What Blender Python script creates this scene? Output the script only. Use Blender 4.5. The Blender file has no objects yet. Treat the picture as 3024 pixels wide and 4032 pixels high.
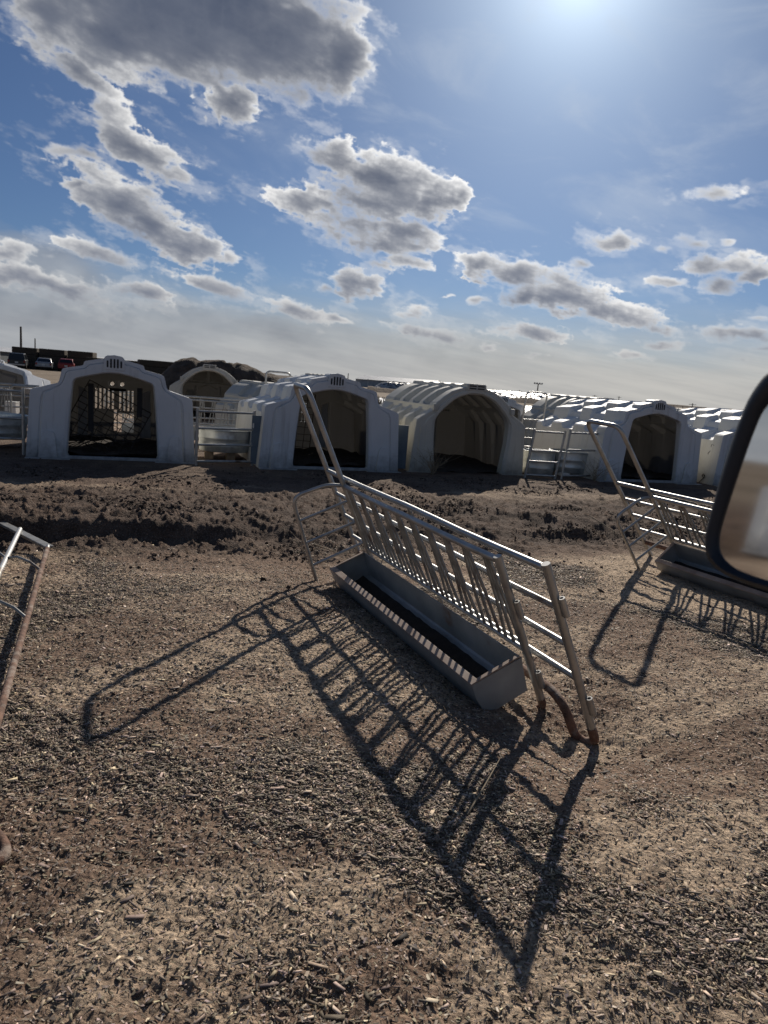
import bpy, bmesh, math, random
import numpy as np
from math import sin, cos, radians as R, pi
from mathutils import Vector, Matrix

random.seed(7)
rng = np.random.default_rng(11)
scene = bpy.context.scene
COL = scene.collection
V = Vector

# ------------------------------------------------------------------ noise
def _hash(ix, iy, seed):
    h = (ix.astype(np.int64) * 374761393 + iy.astype(np.int64) * 668265263 + seed * 974634777) & 0xFFFFFFFF
    h = ((h ^ (h >> 13)) * 1274126177) & 0xFFFFFFFF
    h = h ^ (h >> 16)
    return (h & 0xFFFFFF) / float(0xFFFFFF)

def vnoise(x, y, seed=0):
    ix = np.floor(x); iy = np.floor(y)
    fx = x - ix; fy = y - iy
    fx = fx * fx * fx * (fx * (fx * 6 - 15) + 10); fy = fy * fy * fy * (fy * (fy * 6 - 15) + 10)
    a = _hash(ix, iy, seed); b = _hash(ix + 1, iy, seed); c = _hash(ix, iy + 1, seed); d = _hash(ix + 1, iy + 1, seed)
    return (a + (b - a) * fx) * (1 - fy) + (c + (d - c) * fx) * fy - 0.5

def fbm(x, y, freq, octs, seed=0, gain=0.5):
    s = np.zeros_like(x); a = 1.0
    for o in range(octs):
        ca, sa = cos(0.6 * o), sin(0.6 * o)
        s += a * vnoise((x * ca - y * sa) * freq + 13.7 * o, (x * sa + y * ca) * freq - 7.3 * o, seed + o)
        freq *= 2.03; a *= gain
    return s

def sstep(a, b, x):
    t = np.clip((x - a) / (b - a), 0, 1)
    return t * t * (3 - 2 * t)

def far_slope(x, y):
    r = np.sqrt(x * x + y * y)
    az = np.arctan2(x, np.where(np.abs(y) < 1e-6, 1e-6, y))
    k = 1 - np.clip(np.tan(np.clip(az, -0.6, 0.6)) / 0.54, -1, 1)
    k = np.where(y < 0, 0.6, k)
    z = -0.0036 * k * np.maximum(0, r - 15)
    z -= 0.2 * sstep(14.5, 17.5, y - 0.33 * x) * sstep(-1.0, 3.0, x) * sstep(60, 30, r)
    return z

def churn_mask(x, y):
    t = y - 0.33 * x + 0.35 * vnoise(x * 0.6, y * 0.6, 91)
    return sstep(5.3, 6.3, t) * (0.45 + 0.55 * sstep(9.4, 8.2, t)) * sstep(11.0, 10.2, t)

def ground_z(x, y, fine=True):
    x = np.asarray(x, float); y = np.asarray(y, float)
    r = np.sqrt(x * x + y * y)
    near = sstep(40, 14, r)
    z = far_slope(x, y)
    z += near * 0.035 * fbm(x, y, 0.55, 3, 5) * (0.3 + 0.7 * sstep(4.5, 6.5, r))
    m = churn_mask(x, y) * near
    t = y - 0.33 * x
    # cut bank on the left, its face toward the trough
    bank = sstep(6.36, 6.52, t + 0.10 * vnoise(x * 1.3, y * 1.3, 33)) * sstep(9.0, 6.9, t)
    z += 0.115 * bank * sstep(-0.2, -2.2, x) * near
    z -= 0.05 * sstep(5.7, 6.1, t) * sstep(6.6, 6.3, t) * sstep(0.2, -1.6, x) * near
    # mounds on the right
    z += 0.10 * np.exp(-(((x - 1.6) / 1.5) ** 2 + ((t - 7.1) / 0.55) ** 2))
    if fine:
        n = fbm(x, y, 2.6, 5, 21, 0.55)
        rid = 1 - np.abs(2 * vnoise(x * 3.1, y * 3.1, 55))
        z += m * (0.055 * n + 0.024 * (rid - 0.6))
        clod = np.maximum(0, fbm(x, y, 15.0, 4, 77, 0.58) - 0.05)
        z += (0.04 + 0.96 * m) * 0.058 * clod * near
        z += near * 0.014 * fbm(x, y, 7.0, 4, 41, 0.6)
        z += near * 0.007 * fbm(x, y, 30.0, 3, 61, 0.65) * sstep(9, 3, r)
    # the lane dips a little along the foot line of the near feeder
    px, py = x - .8415, y - 3.2155
    al = px * -.4104 + py * .9119; pe = px * .9119 + py * .4104
    z -= 0.085 * np.exp(-(pe / .5) ** 2) * sstep(-1.0, -.3, al) * sstep(3.2, 2.0, al)
    z -= 0.055 * np.exp(-(((x - .98) / .28) ** 2 + ((y - 2.85) / .30) ** 2))
    # keep the pads under the hutches level
    flat = sstep(10.6, 11.0, t) * sstep(14.5, 14.0, t)
    return z * (1 - 0.85 * flat * near)

def gz(x, y):
    return float(ground_z(np.array([float(x)]), np.array([float(y)]), False)[0])

# ------------------------------------------------------------------ materials
MATS = {}
def new_mat(name):
    m = bpy.data.materials.new(name); m.use_nodes = True
    nt = m.node_tree
    for n in list(nt.nodes): nt.nodes.remove(n)
    out = nt.nodes.new('ShaderNodeOutputMaterial')
    b = nt.nodes.new('ShaderNodeBsdfPrincipled')
    nt.links.new(b.outputs[0], out.inputs[0])
    return m, nt, b

def tex_noise(nt, scale, detail=4, rough=0.55, coord='Object', vec=None, dist=0.0):
    n = nt.nodes.new('ShaderNodeTexNoise')
    n.inputs['Scale'].default_value = scale; n.inputs['Detail'].default_value = detail
    n.inputs['Roughness'].default_value = rough; n.inputs['Distortion'].default_value = dist
    if vec is None:
        tc = nt.nodes.new('ShaderNodeTexCoord'); vec = tc.outputs[coord]
    nt.links.new(vec, n.inputs['Vector'])
    return n

def ramp(nt, src, stops):
    r = nt.nodes.new('ShaderNodeValToRGB')
    el = r.color_ramp.elements
    while len(el) < len(stops): el.new(0.5)
    for e, (p, c) in zip(el, stops):
        e.position = p; e.color = (c[0], c[1], c[2], 1)
    nt.links.new(src, r.inputs[0])
    return r

def bump(nt, b, src, strength, dist):
    n = nt.nodes.new('ShaderNodeBump'); n.inputs['Strength'].default_value = strength; n.inputs['Distance'].default_value = dist
    nt.links.new(src, n.inputs['Height']); nt.links.new(n.outputs[0], b.inputs['Normal'])
    return n

def mixc(nt, fac, a, b_):
    m = nt.nodes.new('ShaderNodeMix'); m.data_type = 'RGBA'
    for s, v in ((0, fac), (6, a), (7, b_)):
        if isinstance(v, (int, float)): m.inputs[s].default_value = v
        elif isinstance(v, tuple): m.inputs[s].default_value = (v[0], v[1], v[2], 1)
        else: nt.links.new(v, m.inputs[s])
    return m.outputs[2]

def mottled(name, c1, c2, scale=8, rough=0.6, metal=0.0, bstr=0.2, bdist=0.004, spots=None, spot_scale=3.0, spot_at=(0.56, 0.66), coord='Object', spec=0.5):
    m, nt, b = new_mat(name)
    n = tex_noise(nt, scale, 6, 0.6, coord)
    r = ramp(nt, n.outputs[0], [(0.3, c1), (0.7, c2)])
    col = r.outputs[0]
    if spots:
        n2 = tex_noise(nt, spot_scale, 6, 0.65, coord, dist=0.4)
        rr = ramp(nt, n2.outputs[0], [(spot_at[0], (0, 0, 0)), (spot_at[1], (1, 1, 1))])
        col = mixc(nt, rr.outputs[0], col, spots)
        if metal > 0:
            inv = nt.nodes.new('ShaderNodeMath'); inv.operation = 'MULTIPLY_ADD'
            nt.links.new(rr.outputs[0], inv.inputs[0]); inv.inputs[1].default_value = -metal; inv.inputs[2].default_value = metal
            nt.links.new(inv.outputs[0], b.inputs['Metallic'])
    nt.links.new(col, b.inputs['Base Color'])
    b.inputs['Roughness'].default_value = rough
    if not spots: b.inputs['Metallic'].default_value = metal
    b.inputs['Specular IOR Level'].default_value = spec
    n3 = tex_noise(nt, scale * 6, 4, 0.6, coord)
    bump(nt, b, n3.outputs[0], bstr, bdist)
    return m

def plastic_white(name, base, warm, dirt):
    """weathered polyethylene: faint mottling, grime climbing from the ground, a little light coming through"""
    m, nt, b = new_mat(name)
    tc = nt.nodes.new('ShaderNodeTexCoord')
    oi = nt.nodes.new('ShaderNodeObjectInfo')
    of = nt.nodes.new('ShaderNodeVectorMath'); of.operation = 'SCALE'; of.inputs[0].default_value = (37, 51, 0); nt.links.new(oi.outputs['Random'], of.inputs['Scale'])
    ov = nt.nodes.new('ShaderNodeVectorMath'); nt.links.new(tc.outputs['Object'], ov.inputs[0]); nt.links.new(of.outputs[0], ov.inputs[1])
    n = tex_noise(nt, 2.2, 5, 0.6, vec=ov.outputs[0])
    r = ramp(nt, n.outputs[0], [(0.3, base), (0.72, warm)])
    sep = nt.nodes.new('ShaderNodeSeparateXYZ'); nt.links.new(tc.outputs['Object'], sep.inputs[0])
    n2 = tex_noise(nt, 9.0, 6, 0.7, vec=ov.outputs[0])
    a = nt.nodes.new('ShaderNodeMath'); a.operation = 'MULTIPLY_ADD'
    nt.links.new(n2.outputs[0], a.inputs[0]); a.inputs[1].default_value = 0.55; nt.links.new(sep.outputs[2], a.inputs[2])
    mr = nt.nodes.new('ShaderNodeMapRange'); mr.inputs[1].default_value = 0.56; mr.inputs[2].default_value = 0.20
    mr.inputs[3].default_value = 0; mr.inputs[4].default_value = 0.75
    nt.links.new(a.outputs[0], mr.inputs[0])
    c = mixc(nt, mr.outputs[0], r.outputs[0], dirt)
    mp = nt.nodes.new('ShaderNodeMapping'); mp.inputs['Scale'].default_value = (9, 9, 0.8)
    nt.links.new(ov.outputs[0], mp.inputs[0])
    st = tex_noise(nt, 1.0, 5, 0.65, vec=mp.outputs[0])
    sr = ramp(nt, st.outputs[0], [(0.54, (0, 0, 0)), (0.80, (0.50, 0.50, 0.50))])
    c = mixc(nt, sr.outputs[0], c, (dirt[0] * 1.8, dirt[1] * 1.75, dirt[2] * 1.7))
    # warm bounced sunlight on the outer flank walls, painted into their colour
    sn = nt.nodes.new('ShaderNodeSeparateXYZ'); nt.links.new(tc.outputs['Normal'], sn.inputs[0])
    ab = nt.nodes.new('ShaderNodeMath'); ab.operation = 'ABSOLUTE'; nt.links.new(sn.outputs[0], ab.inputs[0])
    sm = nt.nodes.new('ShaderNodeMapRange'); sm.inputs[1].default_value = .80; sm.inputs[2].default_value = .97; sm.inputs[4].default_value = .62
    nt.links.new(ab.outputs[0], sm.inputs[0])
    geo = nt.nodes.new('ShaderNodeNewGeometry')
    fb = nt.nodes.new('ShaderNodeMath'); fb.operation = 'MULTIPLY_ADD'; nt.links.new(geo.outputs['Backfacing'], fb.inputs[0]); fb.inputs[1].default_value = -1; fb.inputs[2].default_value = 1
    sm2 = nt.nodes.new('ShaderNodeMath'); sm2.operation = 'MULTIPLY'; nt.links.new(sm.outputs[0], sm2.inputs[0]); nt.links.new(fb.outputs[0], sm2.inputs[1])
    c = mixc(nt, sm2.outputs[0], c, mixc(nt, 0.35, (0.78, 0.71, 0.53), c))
    # shade inside the hutch, painted as dark grey on the inside faces
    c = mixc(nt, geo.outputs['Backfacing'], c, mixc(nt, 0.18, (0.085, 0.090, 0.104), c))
    nt.links.new(c, b.inputs['Base Color'])
    b.inputs['Roughness'].default_value = 0.58; b.inputs['Specular IOR Level'].default_value = 0.3
    n4 = tex_noise(nt, 120, 3, 0.5, vec=tc.outputs['Object'])
    bump(nt, b, n4.outputs[0], 0.06, 0.002)
    tr = nt.nodes.new('ShaderNodeBsdfTranslucent'); tr.inputs[0].default_value = (.75, .70, .62, 1)
    ms = nt.nodes.new('ShaderNodeMixShader'); ms.inputs[0].default_value = 0.012
    out = [x for x in nt.nodes if x.type == 'OUTPUT_MATERIAL'][0]
    nt.links.new(b.outputs[0], ms.inputs[1]); nt.links.new(tr.outputs[0], ms.inputs[2]); nt.links.new(ms.outputs[0], out.inputs[0])
    return m

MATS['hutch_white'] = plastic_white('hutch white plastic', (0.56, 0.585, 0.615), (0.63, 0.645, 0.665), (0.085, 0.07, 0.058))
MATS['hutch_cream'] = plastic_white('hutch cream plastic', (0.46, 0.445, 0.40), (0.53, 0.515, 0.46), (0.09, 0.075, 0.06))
MATS['galv'] = mottled('galvanised tube', (0.30, 0.30, 0.29), (0.46, 0.46, 0.45), 9, 0.42, 0.75, 0.12, 0.001, (0.13, 0.085, 0.06), 2.6, (0.60, 0.72))
MATS['galv_old'] = mottled('dull galvanised bar', (0.20, 0.20, 0.19), (0.36, 0.36, 0.35), 12, 0.5, 0.6, 0.15, 0.001, (0.12, 0.08, 0.06), 5, (0.54, 0.66))
MATS['pale_pipe'] = mottled('bright galvanised pipe', (0.42, 0.42, 0.41), (0.56, 0.56, 0.55), 10, 0.5, 0.2, 0.15, 0.001, (0.22, 0.16, 0.12), 5, (0.60, 0.68))
MATS['rust'] = mottled('rusty tube', (0.070, 0.038, 0.027), (0.25, 0.135, 0.088), 26, 0.88, 0.0, 0.9, 0.004, (0.30, 0.235, 0.19), 9, (0.52, 0.62))
MATS['trough'] = mottled('trough sheet steel', (0.23, 0.245, 0.25), (0.37, 0.385, 0.39), 5, 0.5, 0.25, 0.12, 0.002, (0.17, 0.11, 0.08), 2.2, (0.60, 0.70))
MATS['trough_rim'] = mottled('rusted trough rim', (0.26, 0.17, 0.12), (0.42, 0.33, 0.27), 10, 0.7, 0.0, 0.25, 0.002)
MATS['residue'] = mottled('old feed', (0.012, 0.010, 0.009), (0.03, 0.024, 0.02), 30, 0.95, 0, 0.6, 0.01)
MATS['tank'] = mottled('stock tank steel', (0.34, 0.36, 0.36), (0.58, 0.60, 0.60), 6, 0.38, 0.7, 0.1, 0.002, (0.24, 0.22, 0.20), 3.0, (0.58, 0.70))
MATS['water'] = mottled('tank water', (0.015, 0.02, 0.02), (0.02, 0.025, 0.025), 4, 0.05, 0, 0.05, 0.002)
MATS['wood'] = mottled('weathered block', (0.22, 0.15, 0.09), (0.38, 0.28, 0.18), 14, 0.85, 0, 0.4, 0.004)
MATS['panel'] = mottled('blue grey board', (0.075, 0.105, 0.135), (0.11, 0.145, 0.18), 5, 0.6, 0, 0.15, 0.002)
MATS['wire'] = mottled('dark wire', (0.02, 0.018, 0.016), (0.05, 0.04, 0.035), 20, 0.8, 0.2, 0.1, 0.001)
MATS['strap'] = mottled('black rubber', (0.012, 0.012, 0.014), (0.025, 0.025, 0.028), 14, 0.75, 0, 0.2, 0.002)
MATS['manure'] = mottled('bedding', (0.030, 0.024, 0.019), (0.075, 0.058, 0.045), 18, 0.97, 0, 0.9, 0.02)
MATS['weed'] = mottled('dry weed', (0.16, 0.12, 0.08), (0.34, 0.27, 0.18), 10, 0.9, 0, 0.2, 0.002)
MATS['straw'] = mottled('bale straw', (0.040, 0.031, 0.022), (0.085, 0.066, 0.047), 6, 0.95, 0, 0.9, 0.08)
MATS['barn_roof'] = mottled('barn roof sheet', (0.40, 0.40, 0.40), (0.62, 0.62, 0.60), 0.6, 0.4, 0.1, 0.05, 0.01)
MATS['barn_wall'] = mottled('barn wall', (0.035, 0.045, 0.055), (0.075, 0.09, 0.10), 0.8, 0.8, 0, 0.1, 0.01)
MATS['barn_pale'] = mottled('pale barn wall', (0.22, 0.25, 0.28), (0.36, 0.39, 0.41), 0.7, 0.7, 0, 0.1, 0.01)
MATS['pole'] = mottled('creosoted pole', (0.05, 0.045, 0.04), (0.10, 0.085, 0.07), 5, 0.9, 0, 0.3, 0.01)
MATS['soil'] = mottled('piled soil', (0.050, 0.034, 0.024), (0.16, 0.115, 0.08), 1.4, 0.97, 0, 1.0, 0.25)
MATS['shrub'] = mottled('dry brush', (0.07, 0.058, 0.035), (0.20, 0.16, 0.09), 3, 0.95, 0, 0.3, 0.02)
MATS['black'] = mottled('mirror housing', (0.010, 0.014, 0.022), (0.013, 0.018, 0.027), 30, 0.5, 0, 0.08, 0.0008)
MATS['tyre'] = mottled('tyre rubber', (0.012, 0.012, 0.012), (0.03, 0.03, 0.03), 20, 0.9, 0, 0.2, 0.003)
MATS['chrome'] = mottled('wheel alloy', (0.35, 0.35, 0.36), (0.5, 0.5, 0.5), 20, 0.3, 0.9, 0.02, 0.001)
MATS['glass_dark'] = mottled('tinted car glass', (0.012, 0.014, 0.017), (0.02, 0.022, 0.025), 5, 0.06, 0, 0.0, 0.001)
MATS['lamp_red'] = mottled('tail lamp', (0.22, 0.012, 0.012), (0.30, 0.02, 0.02), 15, 0.2, 0, 0.0, 0.001)
MATS['plate'] = mottled('number plate', (0.55, 0.55, 0.52), (0.65, 0.65, 0.62), 30, 0.5, 0, 0.05, 0.001)
MATS['paint_dark'] = mottled('charcoal car paint', (0.020, 0.024, 0.030), (0.03, 0.034, 0.04), 9, 0.28, 0.3, 0.0, 0.001)
MATS['paint_silver'] = mottled('silver car paint', (0.22, 0.23, 0.25), (0.28, 0.29, 0.31), 9, 0.3, 0.5, 0.0, 0.001)
MATS['paint_red'] = mottled('red car paint', (0.19, 0.012, 0.016), (0.24, 0.02, 0.022), 9, 0.28, 0.2, 0.0, 0.001)
MATS['paint_navy'] = mottled('navy car paint', (0.012, 0.016, 0.026), (0.016, 0.022, 0.034), 9, 0.25, 0.3, 0.0, 0.001)
MATS['white_box'] = mottled('white plastic box', (0.62, 0.61, 0.57), (0.72, 0.71, 0.67), 6, 0.5, 0, 0.1, 0.002)

def ground_mat():
    m, nt, b = new_mat('dry lot dirt')
    geo = nt.nodes.new('ShaderNodeNewGeometry')
    pos = geo.outputs['Position']
    big = tex_noise(nt, 0.55, 6, 0.62, vec=pos, dist=0.5)
    mid = tex_noise(nt, 4.5, 8, 0.68, vec=pos)
    fine = tex_noise(nt, 60, 6, 0.7, vec=pos)
    att = nt.nodes.new('ShaderNodeAttribute'); att.attribute_name = 'churn'
    att2 = nt.nodes.new('ShaderNodeAttribute'); att2.attribute_name = 'far'
    dirt = ramp(nt, big.outputs[0], [(0.30, (0.158, 0.107, 0.079)), (0.50, (0.265, 0.187, 0.138)), (0.68, (0.42, 0.312, 0.228))])
    dk = ramp(nt, mid.outputs[0], [(0.30, (0.065, 0.046, 0.036)), (0.62, (0.19, 0.138, 0.105))])
    mk = nt.nodes.new('ShaderNodeMath'); mk.operation = 'MULTIPLY_ADD'
    nt.links.new(mid.outputs[0], mk.inputs[0]); mk.inputs[1].default_value = 0.9; mk.inputs[2].default_value = -0.28
    mk.use_clamp = True
    c = mixc(nt, mk.outputs[0], dirt.outputs[0], dk.outputs[0])
    att3 = nt.nodes.new('ShaderNodeAttribute'); att3.attribute_name = 'pale'
    grain = tex_noise(nt, 22, 7, 0.7, vec=pos)
    pale = ramp(nt, grain.outputs[0], [(0.30, (0.29, 0.218, 0.158)), (0.62, (0.60, 0.478, 0.352))])
    c = mixc(nt, att3.outputs['Fac'], c, pale.outputs[0])
    soil = ramp(nt, mid.outputs[0], [(0.3, (0.044, 0.031, 0.025)), (0.7, (0.150, 0.107, 0.083))])
    c = mixc(nt, att.outputs['Fac'], c, soil.outputs[0])
    fr = ramp(nt, fine.outputs[0], [(0.32, (0.45, 0.45, 0.45)), (0.68, (1.55, 1.5, 1.45))])
    mul = nt.nodes.new('ShaderNodeMix'); mul.data_type = 'RGBA'; mul.blend_type = 'MULTIPLY'; mul.inputs[0].default_value = 1
    nt.links.new(c, mul.inputs[6]); nt.links.new(fr.outputs[0], mul.inputs[7])
    vo = nt.nodes.new('ShaderNodeTexVoronoi'); vo.inputs['Scale'].default_value = 55; nt.links.new(pos, vo.inputs['Vector'])
    gr = ramp(nt, vo.outputs['Distance'], [(0.16, (1, 1, 1)), (0.26, (0, 0, 0))])
    gc = mixc(nt, 0.5, mul.outputs[2], (0.34, 0.29, 0.23))
    c2 = mixc(nt, gr.outputs[0], mul.outputs[2], gc)
    farn = tex_noise(nt, 0.08, 6, 0.65, vec=pos)
    farc = ramp(nt, farn.outputs[0], [(0.35, (0.15, 0.115, 0.082)), (0.65, (0.27, 0.215, 0.16))])
    c3 = mixc(nt, att2.outputs['Fac'], c2, farc.outputs[0])
    nt.links.new(c3, b.inputs['Base Color'])
    b.inputs['Roughness'].default_value = 0.97; b.inputs['Specular IOR Level'].default_value = 0.15
    ad = nt.nodes.new('ShaderNodeMath'); ad.operation = 'MULTIPLY_ADD'
    nt.links.new(fine.outputs[0], ad.inputs[0]); ad.inputs[1].default_value = 0.6; nt.links.new(mid.outputs[0], ad.inputs[2])
    ad2 = nt.nodes.new('ShaderNodeMath'); ad2.operation = 'MULTIPLY_ADD'
    nt.links.new(vo.outputs['Distance'], ad2.inputs[0]); ad2.inputs[1].default_value = -0.35; nt.links.new(ad.outputs[0], ad2.inputs[2])
    bump(nt, b, ad2.outputs[0], 1.0, 0.022)
    return m
MATS['ground'] = ground_mat()

def attr_mat(name, attr, rough):
    m, nt, b = new_mat(name)
    a = nt.nodes.new('ShaderNodeAttribute'); a.attribute_name = attr
    n = tex_noise(nt, 90, 3, 0.6)
    r = ramp(nt, n.outputs[0], [(0.3, (0.7, 0.7, 0.7)), (0.7, (1.15, 1.15, 1.15))])
    mul = nt.nodes.new('ShaderNodeMix'); mul.data_type = 'RGBA'; mul.blend_type = 'MULTIPLY'; mul.inputs[0].default_value = 1
    nt.links.new(a.outputs['Color'], mul.inputs[6]); nt.links.new(r.outputs[0], mul.inputs[7])
    nt.links.new(mul.outputs[2], b.inputs['Base Color'])
    b.inputs['Roughness'].default_value = rough; b.inputs['Specular IOR Level'].default_value = 0.3
    return m
MATS['chips'] = attr_mat('wood chip', 'tint', 0.75)
MATS['clods'] = attr_mat('dirt clod', 'tint', 0.97)

def snow_mat():
    m, nt, b = new_mat('pond ice')
    n = tex_noise(nt, 0.25, 7, 0.7, coord='Object')
    r = ramp(nt, n.outputs[0], [(0.30, (0.62, 0.62, 0.62)), (0.6, (0.86, 0.86, 0.87))])
    nt.links.new(r.outputs[0], b.inputs['Base Color']); b.inputs['Roughness'].default_value = 0.35
    n2 = tex_noise(nt, 6, 5, 0.7); bump(nt, b, n2.outputs[0], 0.4, 0.05)
    return m
MATS['snow'] = snow_mat()

def tarp_mat():
    m, nt, b = new_mat('tyre covered sheeting')
    tc = nt.nodes.new('ShaderNodeTexCoord')
    mp = nt.nodes.new('ShaderNodeMapping'); mp.inputs['Scale'].default_value = (0.9, 0.9, 1.6); nt.links.new(tc.outputs['Object'], mp.inputs[0])
    vo = nt.nodes.new('ShaderNodeTexVoronoi'); vo.inputs['Scale'].default_value = 1.5; nt.links.new(mp.outputs[0], vo.inputs['Vector'])
    r = ramp(nt, vo.outputs['Distance'], [(0.34, (0.03, 0.03, 0.03)), (0.52, (0.27, 0.27, 0.27))])
    nt.links.new(r.outputs[0], b.inputs['Base Color']); b.inputs['Roughness'].default_value = 0.35
    bump(nt, b, vo.outputs['Distance'], 0.8, 0.3)
    return m
MATS['tarp'] = tarp_mat()

def mirror_mat():
    m, nt, b = new_mat('mirror glass')
    n = tex_noise(nt, 12, 4, 0.6)
    r = ramp(nt, n.outputs[0], [(0.3, (0.62, 0.63, 0.64)), (0.7, (0.68, 0.69, 0.70))])
    nt.links.new(r.outputs[0], b.inputs['Base Color'])
    b.inputs['Metallic'].default_value = 1; b.inputs['Roughness'].default_value = 0.045
    return m
MATS['mirror'] = mirror_mat()

# ------------------------------------------------------------------ mesh helpers
class MB:
    def __init__(s): s.v = []; s.f = []
    def add(s, vs, fs):
        o = len(s.v); s.v += [tuple(p) for p in vs]; s.f += [tuple(i + o for i in f) for f in fs]
    def box(s, c, size, rot=None):
        hx, hy, hz = size[0] / 2, size[1] / 2, size[2] / 2
        P = [V((x * hx, y * hy, z * hz)) for z in (-1, 1) for y in (-1, 1) for x in (-1, 1)]
        if rot is not None: P = [rot @ p for p in P]
        P = [p + V(c) for p in P]
        s.add(P, [(0, 2, 3, 1), (4, 5, 7, 6), (0, 1, 5, 4), (2, 6, 7, 3), (0, 4, 6, 2), (1, 3, 7, 5)])
    def tube(s, pts, r, n=10, cap=True, closed=False):
        pts = [V(p) for p in pts]; N = len(pts); rings = []
        rr = r if isinstance(r, (list, tuple)) else [r] * N
        prev = None
        for i, p in enumerate(pts):
            if closed: t = (pts[(i + 1) % N] - pts[i - 1]).normalized()
            elif i == 0: t = (pts[1] - p).normalized()
            elif i == N - 1: t = (p - pts[-2]).normalized()
            else: t = ((pts[i + 1] - p).normalized() + (p - pts[i - 1]).normalized()).normalized()
            if prev is None:
                a = V((0, 0, 1)) if abs(t.z) < 0.9 else V((1, 0, 0)); u = t.cross(a).normalized()
            else:
                u = (prev - t * prev.dot(t)).normalized()
            prev = u; w = t.cross(u)
            rings.append([p + (u * cos(2 * pi * k / n) + w * sin(2 * pi * k / n)) * rr[i] for k in range(n)])
        vs = [q for ring in rings for q in ring]; fs = []
        for i in range(N if closed else N - 1):
            j = (i + 1) % N
            for k in range(n):
                k2 = (k + 1) % n
                fs.append((i * n + k, i * n + k2, j * n + k2, j * n + k))
        if cap and not closed:
            fs.append(tuple(reversed(range(n)))); fs.append(tuple((N - 1) * n + k for k in range(n)))
        s.add(vs, fs)
    def lathe(s, prof, n=24, sx=1.0, sy=1.0, c=(0, 0, 0)):
        vs = []; fs = []
        for (r, z) in prof:
            for k in range(n):
                a = 2 * pi * k / n
                vs.append((c[0] + r * cos(a) * sx, c[1] + r * sin(a) * sy, c[2] + z))
        for i in range(len(prof) - 1):
            for k in range(n):
                k2 = (k + 1) % n
                fs.append((i * n + k, i * n + k2, (i + 1) * n + k2, (i + 1) * n + k))
        s.add(vs, fs)
    def prism(s, poly, axis, a, b):
        """poly: 2-D outline; extruded along axis 'x','y' or 'z' from a to b"""
        def mk(p, t):
            if axis == 'y': return (p[0], t, p[1])
            if axis == 'x': return (t, p[0], p[1])
            return (p[0], p[1], t)
        n = len(poly)
        vs = [mk(p, a) for p in poly] + [mk(p, b) for p in poly]
        fs = [tuple(range(n)), tuple(reversed(range(n, 2 * n)))] + [(i, i + n, (i + 1) % n + n, (i + 1) % n) for i in range(n)]
        s.add(vs, fs)
    def build(s, name, mat, parent=None, smooth=True, angle=35, bevel=0, seg=2, fix=True):
        me = bpy.data.meshes.new(name); me.from_pydata(s.v, [], s.f)
        if fix:
            bm = bmesh.new(); bm.from_mesh(me); bmesh.ops.recalc_face_normals(bm, faces=bm.faces); bm.to_mesh(me); bm.free()
        if smooth:
            me.shade_smooth(); me.set_sharp_from_angle(angle=R(angle))
        me.materials.append(MATS[mat] if isinstance(mat, str) else mat)
        o = bpy.data.objects.new(name, me); COL.objects.link(o)
        if parent is not None: o.parent = parent
        if bevel:
            md = o.modifiers.new('bevel', 'BEVEL'); md.width = bevel; md.segments = seg; md.limit_method = 'ANGLE'; md.angle_limit = R(28)
            md.harden_normals = False
        return o

def fillet(pts, r, n=5):
    pts = [V(p) for p in pts]; out = [pts[0]]
    for i in range(1, len(pts) - 1):
        a, p, b = pts[i - 1], pts[i], pts[i + 1]
        d1 = (a - p); d2 = (b - p)
        t = min(r, d1.length * 0.49, d2.length * 0.49)
        s0 = p + d1.normalized() * t; s1 = p + d2.normalized() * t
        for k in range(n + 1):
            u = k / n
            out.append(s0 * (1 - u) ** 2 + p * 2 * u * (1 - u) + s1 * u * u)
    out.append(pts[-1]); return out

def tag(o, label, cat, group=None):
    o['label'] = label; o['category'] = cat
    if group: o['group'] = group
    return o
def empty(name, loc, rz=0.0, label=None, cat=None, group=None, rot=None):
    o = bpy.data.objects.new(name, None); COL.objects.link(o)
    o.empty_display_size = 0.2
    o.location = loc; o.rotation_euler = rot if rot else (0, 0, rz)
    if label: tag(o, label, cat, group)
    return o
def structure(o): o['kind'] = 'structure'; return o
def stuff(o): o['kind'] = 'stuff'; return o

# ------------------------------------------------------------------ ground sheet
def chip_density(x, y):
    d = fbm(x, y, 0.75, 4, 301, 0.6)
    left = sstep(0.9, -0.3, x)                      # thick carpet on the left, bare dirt on the near right
    base = sstep(-0.16, 0.14, d + 0.26 * left - 0.12)
    bare = sstep(-0.06, 0.18, fbm(x, y, 0.9, 3, 333, 0.5) + 0.16 * sstep(2.6, 1.5, np.hypot(x, y)) + 0.08 * (1 - left))
    t = y - 0.33 * x
    return np.clip(base * (1 - 0.85 * bare), 0.05, 1) * sstep(6.6, 5.0, t)

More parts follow.
